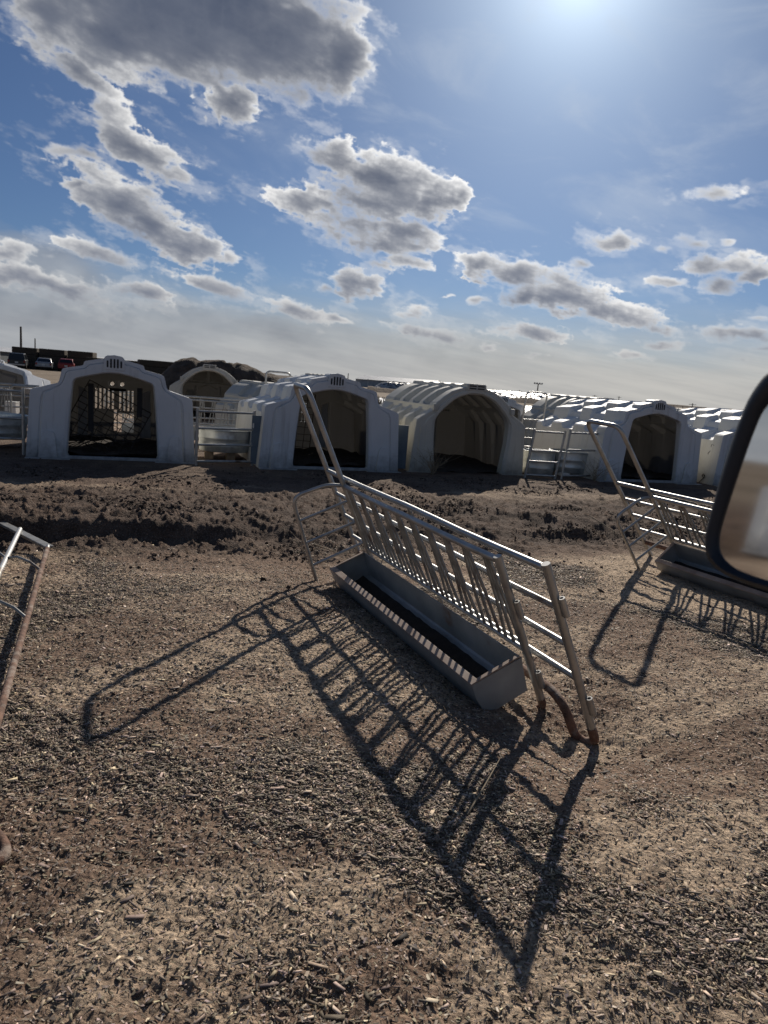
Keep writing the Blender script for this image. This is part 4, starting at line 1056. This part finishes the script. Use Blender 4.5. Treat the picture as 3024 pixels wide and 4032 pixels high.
# ------------------------------------------------------------------ own car: door, fender and the wing mirror
def own_car():
    o = empty('own_car', (.30, .30, 0)); tag(o, 'dark car whose door mirror fills the right edge of the picture', 'car')
    off = V((.30, .30, 0))
    n = V((-.9067, -.4203, .035)).normalized(); e1 = V((.4206, -.9073, 0)).normalized(); e2 = V((.0318, .0147, .9994)).normalized(); C0 = V((.368, .6832, 1.3211))
    house = [(-.0286, .1265), (-.0431, .1102), (-.0551, .0716), (-.0624, .021), (-.0671, -.0366), (-.0664, -.0613), (-.0569, -.081), (-.0368, -.0905), (-.0084, -.0942), (.0212, -.0941)]
    house += [(.075, -.092), (.110, -.082), (.124, -.055), (.128, 0), (.126, .065), (.115, .105), (.085, .130), (.04, .138), (.0, .136)]
    glass = [(-.0195, .0866), (-.0279, .0687), (-.036, .0272), (-.0446, -.0292), (-.0459, -.0536), (-.0403, -.0685), (-.0242, -.0776), (-.0028, -.08), (.018, -.0799)]
    glass += [(.070, -.078), (.098, -.068), (.108, -.045), (.111, 0), (.108, .060), (.098, .092), (.072, .108), (.035, .113), (.0, .107)]
    def smooth_closed(P, sub=4):
        N = len(P); out = []
        for i in range(N):
            p0, p1, p2, p3 = [V((*P[(i + k) % N], 0)) for k in (-1, 0, 1, 2)]
            for s in range(sub):
                t = s / sub
                q = .5 * ((2 * p1) + (p2 - p0) * t + (2 * p0 - 5 * p1 + 4 * p2 - p3) * t * t + (3 * p1 - p0 - 3 * p2 + p3) * t ** 3)
                out.append((q.x, q.y))
        return out
    gs = smooth_closed(glass); hs = smooth_closed(house)
    hs = [(lambda g: (g[0] + (q[0] - g[0]) * .80, g[1] + (q[1] - g[1]) * .86))(min(gs, key=lambda g: (g[0] - q[0]) ** 2 + (g[1] - q[1]) ** 2)) for q in hs]
    def P(q, d): return C0 + e1 * q[0] + e2 * q[1] + n * d - off
    cen = (.035, .015); m = MB(); N = len(hs); rings = []
    def sc(k, P_): return [(cen[0] + (q[0] - cen[0]) * k, cen[1] + (q[1] - cen[1]) * k) for q in P_]
    # outer shell: bowl behind the glass, rounded lip in front
    # ring list from the inner edge of the bezel outward and back
    ginner = None
    near = []
    for q in hs:
        near.append(min(gs, key=lambda g: (g[0] - q[0]) ** 2 + (g[1] - q[1]) ** 2))
    mixq = lambda f: [(a[0] + (b[0] - a[0]) * f, a[1] + (b[1] - a[1]) * f) for a, b in zip(near, hs)]
    lays = [(mixq(-.02), -.004), (mixq(.06), .004), (mixq(.35), .008), (mixq(.75), .004), (mixq(1.0), -.010), (sc(1.02, hs), -.03), (sc(.98, hs), -.06), (sc(.80, hs), -.092), (sc(.45, hs), -.112)]
    for q, d in lays: rings.append([P(a, d) for a in q])
    for r_ in rings: m.v += [tuple(a) for a in r_]
    for k in range(len(rings) - 1): m.f += ring_faces(N, k * N, (k + 1) * N, True)
    c = len(m.v); m.v.append(tuple(P(cen, -.116))); m.f += [((len(rings) - 1) * N + i, (len(rings) - 1) * N + (i + 1) % N, c) for i in range(N)]
    mir = m.build('door_mirror', 'black', o, angle=70)
    m = MB(); m.add([P(q, .0) for q in gs], [tuple(range(len(gs)))]); g = m.build('mirror_glass', 'mirror', mir, smooth=False, fix=False)
    # stalk, door, fender, pillar (outside the frame to the right and below)
    m = MB(); m.tube(fillet([V((.455, .55, 1.235)) - off, V((.50, .46, 1.12)) - off, V((.56, .335, 1.06)) - off], .06), [.030] * 2 + [.032] * 6, 10); m.build('mirror_arm', 'black', mir)
    def panel(name, mat, poly, y0, y1, bev=.02):
        m = MB(); m.prism([(x - off.x, z) for x, z in poly], 'y', y0 - off.y, y1 - off.y); return m.build(name, mat, o, smooth=True, angle=30, bevel=bev)
    panel('door', 'paint_navy', [(-.78, .34), (.62, .34), (.66, .70), (.66, .985), (-.80, .97)], .26, .345, .03)
    panel('fender', 'paint_navy', [(.675, .34), (.78, .34), (.86, .62), (1.05, .76), (1.3, .76), (1.48, .62), (1.55, .36), (1.95, .38), (2.0, .70), (1.80, .90), (1.2, .98), (.675, .99)], .25, .34, .03)
    panel('windscreen_pillar', 'paint_navy', [(.62, .99), (.75, .99), (.12 + .26, 1.52), (.30, 1.52)], .20, .25, .015)
    w = MB(); w.tube([(1.18 - off.x, .10 - off.y, .35), (1.18 - off.x, .335 - off.y, .35)], .35, 28); wh = w.build('wheel', 'tyre', o, angle=40, bevel=.03)
    q = MB(); q.tube([(1.18 - off.x, .32 - off.y, .35), (1.18 - off.x, .343 - off.y, .35)], .22, 24); q.build('rim', 'chrome', wh, angle=40)
own_car()

# ------------------------------------------------------------------ sky, sun
SUN_EL, SUN_AZ = R(28.4), R(10.84)          # azimuth measured from +Y toward +X
sun_dir = V((sin(SUN_AZ) * cos(SUN_EL), cos(SUN_AZ) * cos(SUN_EL), sin(SUN_EL)))
ld = bpy.data.lights.new('sun', 'SUN'); ld.energy = 5.0; ld.angle = R(0.53); ld.color = (1.0, .915, .80)
lo = bpy.data.objects.new('sun', ld); COL.objects.link(lo)
lo.rotation_euler = (-sun_dir).to_track_quat('-Z', 'Y').to_euler(); lo.location = (20, 100, 60)

CL = [(-0.2974, 0.416, 0.1882, 0.0862, 4.6), (-0.186, 0.3899, 0.1222, 0.0595, 4.6), (-0.3801, 0.3651, 0.0925, 0.0459, -5.4), (-0.2374, 0.3187, 0.0436, 0.0227, 4.6), (-0.1057, 0.3841, 0.0482, 0.048, -5.4), (-0.443, 0.3657, 0.0397, 0.0376, 4.6), (-0.4078, 0.323, 0.047, 0.0201, -30.4), (-0.3882, 0.3119, 0.0479, 0.0154, -25.4), (-0.3679, 0.2846, 0.0317, 0.0159, -30.4), (-0.3454, 0.2508, 0.068, 0.0235, -20.4), (-0.416, 0.2388, 0.0336, 0.0082, -0.4), (-0.3011, 0.2295, 0.0245, 0.0157, -15.4), (-0.3638, 0.1888, 0.0887, 0.0333, -19.4), (-0.3213, 0.1714, 0.0795, 0.0268, -17.4), (-0.2866, 0.1548, 0.0659, 0.0274, -17.4), (-0.3869, 0.1269, 0.0529, 0.015, -7.4), (-0.416, 0.206, 0.0254, 0.0168, 4.6), (-0.2318, 0.1427, 0.0259, 0.0109, -15.4), (-0.4856, 0.1161, 0.0295, 0.013, -0.4), (-0.4502, 0.0845, 0.0729, 0.0194, -9.4), (-0.3366, 0.0873, 0.0462, 0.0141, -10.4), (-0.2433, 0.1037, 0.0779, 0.0121, -12.4), (-0.1423, 0.0826, 0.061, 0.0118, -9.4), (-0.0836, 0.0754, 0.0275, 0.0073, -7.4), (-0.0976, 0.277, 0.0429, 0.0214, -15.4), (-0.0324, 0.2536, 0.0802, 0.0366, -10.4), (-0.0536, 0.2251, 0.1007, 0.027, -0.4), (0.0299, 0.2343, 0.0503, 0.0254, -0.4), (-0.1237, 0.2216, 0.0564, 0.0135, -3.4), (0.066, 0.2424, 0.0217, 0.0207, 34.6), (-0.0685, 0.1994, 0.0572, 0.0184, -10.4), (-0.0068, 0.192, 0.0644, 0.0216, -5.4), (0.0181, 0.1798, 0.0373, 0.0125, -0.4), (-0.0398, 0.1801, 0.0542, 0.0187, -0.4), (-0.0037, 0.1561, 0.0443, 0.0114, 2.6), (-0.0665, 0.1269, 0.0478, 0.0233, -3.4), (-0.1084, 0.1135, 0.0187, 0.0081, 4.6), (0.0223, 0.0945, 0.0397, 0.0125, -7.4), (0.0419, 0.0693, 0.0571, 0.011, -5.4), (0.105, 0.1586, 0.0371, 0.0205, -5.4), (0.1592, 0.1537, 0.0731, 0.0195, -3.4), (0.2349, 0.1668, 0.0167, 0.0086, 4.6), (0.2184, 0.1281, 0.0653, 0.0237, -0.4), (0.2916, 0.1079, 0.0725, 0.0182, -9.4), (0.337, 0.0944, 0.0399, 0.0106, -5.4), (0.1693, 0.1239, 0.03, 0.0176, 4.6), (0.1796, 0.0789, 0.0569, 0.0131, 1.6), (0.1472, 0.0818, 0.0203, 0.0092, 4.6), (0.264, 0.1962, 0.033, 0.0149, -0.4), (0.3262, 0.1915, 0.0115, 0.0059, 4.6), (0.3596, 0.1971, 0.0242, 0.0092, -3.4), (0.4011, 0.1989, 0.0137, 0.0048, 4.6), (0.3797, 0.2533, 0.035, 0.0082, 2.6), (0.4029, 0.169, 0.0459, 0.0179, -0.4), (0.4411, 0.1578, 0.025, 0.0172, 4.6), (0.3414, 0.1488, 0.0287, 0.0084, 4.6), (0.4008, 0.1455, 0.0332, 0.0094, 4.6), (0.429, 0.0924, 0.0455, 0.0138, -0.4), (0.4499, 0.1112, 0.0222, 0.0077, 4.6), (0.4599, 0.0742, 0.025, 0.006, 1.6), (0.337, 0.0729, 0.0265, 0.0079, -0.4), (0.3112, 0.0563, 0.0393, 0.0071, -0.4), (0.1224, 0.0584, 0.0198, 0.0067, 4.6), (0.1913, 0.0498, 0.0141, 0.0043, 4.6), (0.4449, 0.0625, 0.0093, 0.0052, 4.6), (0.1027, 0.1166, 0.0211, 0.0065, 4.6), (0.0618, 0.1145, 0.0089, 0.0042, 4.6)]

def make_world():
    w = bpy.data.worlds.new('World'); scene.world = w; w.use_nodes = True
    nt = w.node_tree
    for n in list(nt.nodes): nt.nodes.remove(n)
    lk = nt.links.new
    out = nt.nodes.new('ShaderNodeOutputWorld'); bg = nt.nodes.new('ShaderNodeBackground'); lk(bg.outputs[0], out.inputs[0])
    tc = nt.nodes.new('ShaderNodeTexCoord'); D = tc.outputs['Generated']
    def mth(op, a, b=None, c=None, clamp=False):
        n = nt.nodes.new('ShaderNodeMath'); n.operation = op; n.use_clamp = clamp
        for i, v in enumerate((a, b, c)):
            if v is None: continue
            if isinstance(v, (int, float)): n.inputs[i].default_value = v
            else: lk(v, n.inputs[i])
        return n.outputs[0]
    def mr(x, a, b, c=0.0, d=1.0, smooth=True):
        n = nt.nodes.new('ShaderNodeMapRange'); n.interpolation_type = 'SMOOTHSTEP' if smooth else 'LINEAR'
        lk(x, n.inputs[0])
        for i, v in enumerate((a, b, c, d)): n.inputs[1 + i].default_value = v
        return n.outputs[0]
    def comb(x, y, z=0.0):
        n = nt.nodes.new('ShaderNodeCombineXYZ')
        for i, v in enumerate((x, y, z)):
            if isinstance(v, (int, float)): n.inputs[i].default_value = v
            else: lk(v, n.inputs[i])
        return n.outputs[0]
    def vm(op, a, b=None, s=None):
        n = nt.nodes.new('ShaderNodeVectorMath'); n.operation = op
        for i, v in enumerate((a, b)):
            if v is None: continue
            if isinstance(v, (tuple, list)): n.inputs[i].default_value = v
            else: lk(v, n.inputs[i])
        if s is not None: n.inputs['Scale'].default_value = s
        return n
    def mix(f, a, b, bt='MIX'):
        n = nt.nodes.new('ShaderNodeMix'); n.data_type = 'RGBA'; n.blend_type = bt
        for i, v in ((0, f), (6, a), (7, b)):
            if isinstance(v, (int, float)): n.inputs[i].default_value = v
            elif isinstance(v, tuple): n.inputs[i].default_value = (*v, 1)
            else: lk(v, n.inputs[i])
        return n.outputs[2]
    def noise(vec, scale, detail, rough, dist=0.0, lac=2.0):
        n = nt.nodes.new('ShaderNodeTexNoise'); n.inputs['Scale'].default_value = scale; n.inputs['Detail'].default_value = detail
        n.inputs['Roughness'].default_value = rough; n.inputs['Distortion'].default_value = dist; n.inputs['Lacunarity'].default_value = lac
        lk(vec, n.inputs['Vector']); return n
    sep = nt.nodes.new('ShaderNodeSeparateXYZ'); lk(D, sep.inputs[0])
    x, y, z = sep.outputs
    az = mth('ARCTAN2', x, y); el = mth('ARCSINE', z)
    Q = comb(az, el)
    # clear sky
    sky = nt.nodes.new('ShaderNodeTexSky'); sky.sky_type = 'NISHITA'; sky.sun_disc = False
    sky.sun_elevation = SUN_EL; sky.sun_rotation = SUN_AZ; sky.altitude = 1200; sky.air_density = 1.0; sky.dust_density = 0.6; sky.ozone_density = 2.0
    base = vm('MULTIPLY', sky.outputs[0], (.0265, .034, .046)).outputs[0]
    # glow round the sun
    ang = mth('ARCCOSINE', mth('MINIMUM', vm('DOT_PRODUCT', D, tuple(sun_dir)).outputs['Value'], 1.0))
    g1 = mth('MULTIPLY', mth('EXPONENT', mth('MULTIPLY', ang, -1 / .060)), 1.15)
    g2 = mth('MULTIPLY', mth('EXPONENT', mth('MULTIPLY', ang, -1 / .24)), .30)
    glow = mth('ADD', g1, g2)
    gl = nt.nodes.new('ShaderNodeVectorMath'); gl.operation = 'SCALE'; gl.inputs[0].default_value = (.80, .94, 1.0); lk(glow, gl.inputs['Scale'])
    base = vm('ADD', base, gl.outputs[0]).outputs[0]
    # thin high veil
    vq = comb(mth('MULTIPLY', az, 1.0), mth('MULTIPLY_ADD', az, .35, mth('MULTIPLY', el, 2.6)))
    veil = noise(vq, 4.5, 6, .58, .6)
    vf = mth('MULTIPLY', mr(veil.outputs[0], .46, .74), mr(ang, .65, .10, 0, .42))
    base = mix(vf, base, (.60, .66, .74))
    # haze toward the horizon
    hz = mth('ADD', el, mth('MULTIPLY', noise(comb(mth('MULTIPLY', az, 2), mth('MULTIPLY', el, 9)), 3.0, 5, .6).outputs[0], .06))
    hf = mr(hz, .165, .05)
    hcol = mix(mr(az, -.55, .35), (.39, .405, .43), (.52, .505, .48))
    stk = noise(comb(mth('MULTIPLY', az, 2.2), mth('MULTIPLY_ADD', az, 3.0, mth('MULTIPLY', el, 26.0))), 2.0, 6, .6)
    hcol = mix(mr(stk.outputs[0], .35, .65), mix(.22, hcol, (.20, .22, .26)), mix(.10, hcol, (.80, .78, .74)))
    base = mix(mth('MULTIPLY', hf, .95), base, hcol)
    # unseen cloud field behind the viewer, added as bluish fill for shaded fronts
    bn = noise(D, 2.2, 8, .6)
    bf = mth('MULTIPLY', mr(bn.outputs[0], .40, .58), mr(y, .15, -.25))
    skyc = base
    skyc = mix(mth('MULTIPLY', bf, .8), skyc, (.105, .145, .205))
    # below the horizon
    skyc = mix(mr(z, -.002, -.02), skyc, (.16, .13, .10))
    lk(skyc, bg.inputs[0]); bg.inputs[1].default_value = 1.0
    w.cycles.sampling_method = 'MANUAL'; w.cycles.sample_map_resolution = 512
make_world()

# cumulus: a cloud layer at its own distance, a fine sheet of emission with soft coverage; cells with no cloud are left out
def make_clouds():
    fa = np.radians(np.arange(-37, 37.01, .055)); fe = np.radians(np.arange(-.3, 29.5, .055))
    U, W = np.meshgrid(fa, fe)
    su, sv = SUN_AZ, SUN_EL
    def field(U, W, light=True):
        Wt = W + .17 * U                                        # the layers lie in slightly tilted streets
        wu = U + .020 * fbm(U, Wt * 2.0, 18, 4, 501, .55); wv = W + .0075 * fbm(U, Wt * 2.2, 18, 4, 523, .55)
        D = np.full(U.shape, -1.0); Bl = np.full(U.shape, .02); VR = np.zeros(U.shape)
        for (u, v, a, b, rot) in CL:
            c, s_ = cos(R(rot)), sin(R(rot)); du = wu - u; dv = wv - v
            p = (du * c + dv * s_) / (a * 1.05); q = (-du * s_ + dv * c) / (b * 1.10)
            q = np.where((q < 0) & (v < .2), q * 1.18, q)          # flatter bases
            d = (1 - np.sqrt(p * p + q * q)) * b
            k = .0015 + .045 * b; h = np.clip(.5 + .5 * (d - D) / k, 0, 1)
            Bl = Bl * (1 - h) + b * h; VR = VR * (1 - h) + q * h
            D = D * (1 - h) + d * h + k * h * (1 - h)
        amp = np.clip(.44 * Bl, .0025, .0125)
        n = fbm(U * .8, Wt * 1.9, 34, 5, 541, .56)
        bil = np.zeros(U.shape); a_ = 1.0; f_ = 62.0
        for o in range(4):
            bil += a_ * (.30 - np.abs(2 * vnoise(U * f_ + 5 * o, Wt * 1.6 * f_ - 3 * o, 561 + o))); f_ *= 2.1; a_ *= .55
        fine = fbm(U, Wt * 1.6, 150, 3, 581, .6)
        Dn = D + amp * (1.15 * n + .62 * bil + .20 * fine)
        return D, Dn, Bl, VR, n, bil, fine
    D, Dn, Bl, VR, n, bil, fine = field(U, W)
    soft = np.clip(.0055 + .19 * Bl + .014 * fbm(U, W, 14, 2, 599), .0026, .022)
    alpha = np.clip(Dn / soft + .12, 0, 1); alpha = alpha * alpha * (3 - 2 * alpha)
    # torn, half transparent shreds just outside the bodies
    wisp = sstep(-.016, .004, Dn + .010 * fbm(U, (W + .17 * U) * 2.4, 55, 5, 671, .62)) * sstep(.05, .40, fbm(U, (W + .17 * U) * 2.0, 26, 4, 681, .6) + .12)
    alpha = np.maximum(alpha, .28 * wisp * np.clip(Bl / .012, .3, 1))
    # light reaching each point through the cloud, marched toward the sun in the layer
    rho = np.clip(Dn / .014, 0, 1)
    tau = np.zeros(U.shape); H_, W_ = U.shape; jj, ii = np.meshgrid(np.arange(W_), np.arange(H_))
    tu = su - U; tv = sv - W; tl = np.sqrt(tu * tu + tv * tv) + 1e-6; tu /= tl; tv /= tl
    for k in range(1, 8):
        st = .0024 * k * (1 + .12 * k) / R(.055)
        a = np.clip((ii + tv * st).round().astype(int), 0, H_ - 1); b = np.clip((jj + tu * st).round().astype(int), 0, W_ - 1)
        tau += rho[a, b] * (.0024 * (1 + .24 * k)) / .010
    T = np.exp(-tau * 1.15)
    rimw = np.clip(.46 * Bl + .0035, .0060, .020)
    th = np.clip(Dn, 0, None) / rimw
    lowf = sstep(.22, .12, W)
    S = np.exp(-th * (1.55 - .35 * lowf * np.clip(VR, -1, 1)))
    ang = np.arccos(np.clip(np.sin(W) * sin(sv) + np.cos(W) * cos(sv) * np.cos(U - su), -1, 1))
    rimb = .80 + .38 * np.exp(-(ang / .36) ** 2)
    rimb = rimb * (.74 + .26 * sstep(.03, .14, W))
    rel = fbm(U * .7, (W + .17 * U) * 2.3, 30, 5, 655, .58)
    lit = np.clip(1.02 * S + .45 * T * np.exp(-th * .30) + .17 * np.clip(rel, 0, 1) * np.exp(-th * .16) * sstep(.36, .28, W), 0, 1) ** 1.1
    lit = np.clip(lit + .05 * bil * np.exp(-th * .25) + .12 * fine * S, 0, 1)
    g = fbm(U, W * 1.6, 14, 4, 611, .55)
    core = np.stack([.100 + .040 * g, .120 + .040 * g, .172 + .040 * g], -1)
    core = core * (1 + .25 * sstep(.30, .08, W))[..., None]
    rimc = np.stack([rimb, rimb * .995, rimb * .985], -1)
    col = core + (rimc - core) * lit[..., None]
    hz = sstep(.095, .010, W) * .42
    hcol = np.stack([np.interp(U, [-.55, .35], [.36, .47]), np.interp(U, [-.55, .35], [.375, .455]), np.interp(U, [-.55, .35], [.40, .43])], -1)
    col = col + (hcol - col) * hz[..., None]
    # soft grey sheets low on the left
    sh = np.zeros(U.shape)
    for (u, v, a, b, s_) in ((-.47, .105, .20, .050, .75), (-.36, .055, .34, .035, .65), (-.10, .055, .30, .022, .45), (-.50, .05, .2, .03, .6), (.10, .03, .35, .02, .35)):
        q = np.sqrt(((U - u) / a) ** 2 + ((W - v) / b) ** 2) + .55 * fbm(U, W * 3.2, 9, 5, 631, .55)
        sh = np.maximum(sh, s_ * sstep(1.05, .25, q))
    shc = np.stack([.32 + .14 * g + .06 * sstep(-.3, .2, U), 0.34 + .14 * g + .05 * sstep(-.3, .2, U), .375 + .13 * g + .02 * sstep(-.3, .2, U)], -1)
    A = alpha + sh * (1 - alpha)
    C_ = (col * alpha[..., None] + shc * (sh * (1 - alpha))[..., None]) / np.maximum(A, 1e-4)[..., None]
    A = A * .985 * sstep(.06, .12, ang) * sstep(-.004, .004, W)
    A[:, :12] *= np.linspace(0, 1, 12)[None]; A[:, -12:] *= np.linspace(1, 0, 12)[None]; A[-12:] *= np.linspace(1, 0, 12)[:, None]
    Rr = 11500.0
    X = Rr * np.cos(W) * np.sin(U); Y = Rr * np.cos(W) * np.cos(U); Z = Rr * np.sin(W)
    i = np.arange(H_ - 1)[:, None] * W_; k = np.arange(W_ - 1)[None]
    F = np.stack([i + k, i + k + 1, i + W_ + k + 1, i + W_ + k], -1).reshape(-1, 4)
    keep = A.ravel()[F].max(1) > .004; F = F[keep]
    used = np.zeros(U.size, bool); used[F.ravel()] = True; idx = np.cumsum(used) - 1; F = idx[F]
    me = bpy.data.meshes.new('sky')
    P = np.stack([X.ravel(), Y.ravel(), Z.ravel()], -1)[used]
    me.vertices.add(len(P)); me.vertices.foreach_set('co', P.astype(np.float32).ravel())
    me.loops.add(F.size); me.loops.foreach_set('vertex_index', F.astype(np.int32).ravel())
    me.polygons.add(len(F)); me.polygons.foreach_set('loop_start', np.arange(0, F.size, 4, dtype=np.int32))
    me.update(calc_edges=True)
    cc = np.concatenate([C_.reshape(-1, 3)[used], A.ravel()[used][:, None]], -1).astype(np.float32)
    at = me.attributes.new('cloud', 'FLOAT_COLOR', 'POINT'); at.data.foreach_set('color', cc.ravel())
    m = bpy.data.materials.new('cloud layer'); m.use_nodes = True; nt = m.node_tree
    for n_ in list(nt.nodes): nt.nodes.remove(n_)
    out = nt.nodes.new('ShaderNodeOutputMaterial'); a_ = nt.nodes.new('ShaderNodeAttribute'); a_.attribute_name = 'cloud'
    em = nt.nodes.new('ShaderNodeEmission'); tr = nt.nodes.new('ShaderNodeBsdfTransparent'); mx = nt.nodes.new('ShaderNodeMixShader')
    nt.links.new(a_.outputs['Color'], em.inputs[0]); nt.links.new(a_.outputs['Alpha'], mx.inputs[0])
    nt.links.new(tr.outputs[0], mx.inputs[1]); nt.links.new(em.outputs[0], mx.inputs[2]); nt.links.new(mx.outputs[0], out.inputs[0])
    m.cycles.emission_sampling = 'NONE'
    me.materials.append(m)
    o = bpy.data.objects.new('sky', me); COL.objects.link(o); structure(o)
make_clouds()


# ------------------------------------------------------------------ camera
cd = bpy.data.cameras.new('camera'); co = bpy.data.objects.new('camera', cd); COL.objects.link(co); scene.camera = co
cd.sensor_fit = 'VERTICAL'; cd.sensor_height = 36; cd.sensor_width = 27; cd.lens = 25.0
cd.clip_start = .02; cd.clip_end = 20000
cd.dof.use_dof = True; cd.dof.focus_distance = 3.2; cd.dof.aperture_fstop = 7.5
pitch = R(10.4087); roll = R(4.6)
fwd = V((0, cos(pitch), -sin(pitch))); r0 = V((1, 0, 0)); u0 = r0.cross(fwd)
right = r0 * cos(roll) + u0 * sin(roll); up = u0 * cos(roll) - r0 * sin(roll)
M = Matrix.Identity(4)
for i in range(3):
    M[i][0] = right[i]; M[i][1] = up[i]; M[i][2] = -fwd[i]
M[0][3], M[1][3], M[2][3] = 0, 0, 1.40
co.matrix_world = M

scene.view_settings.view_transform = 'Standard'; scene.view_settings.look = 'None'; scene.view_settings.exposure = 0; scene.view_settings.gamma = 1
scene.render.engine = 'CYCLES'
scene.cycles.max_bounces = 6; scene.cycles.diffuse_bounces = 3; scene.cycles.glossy_bounces = 3; scene.cycles.transmission_bounces = 2
scene.cycles.use_denoising = True
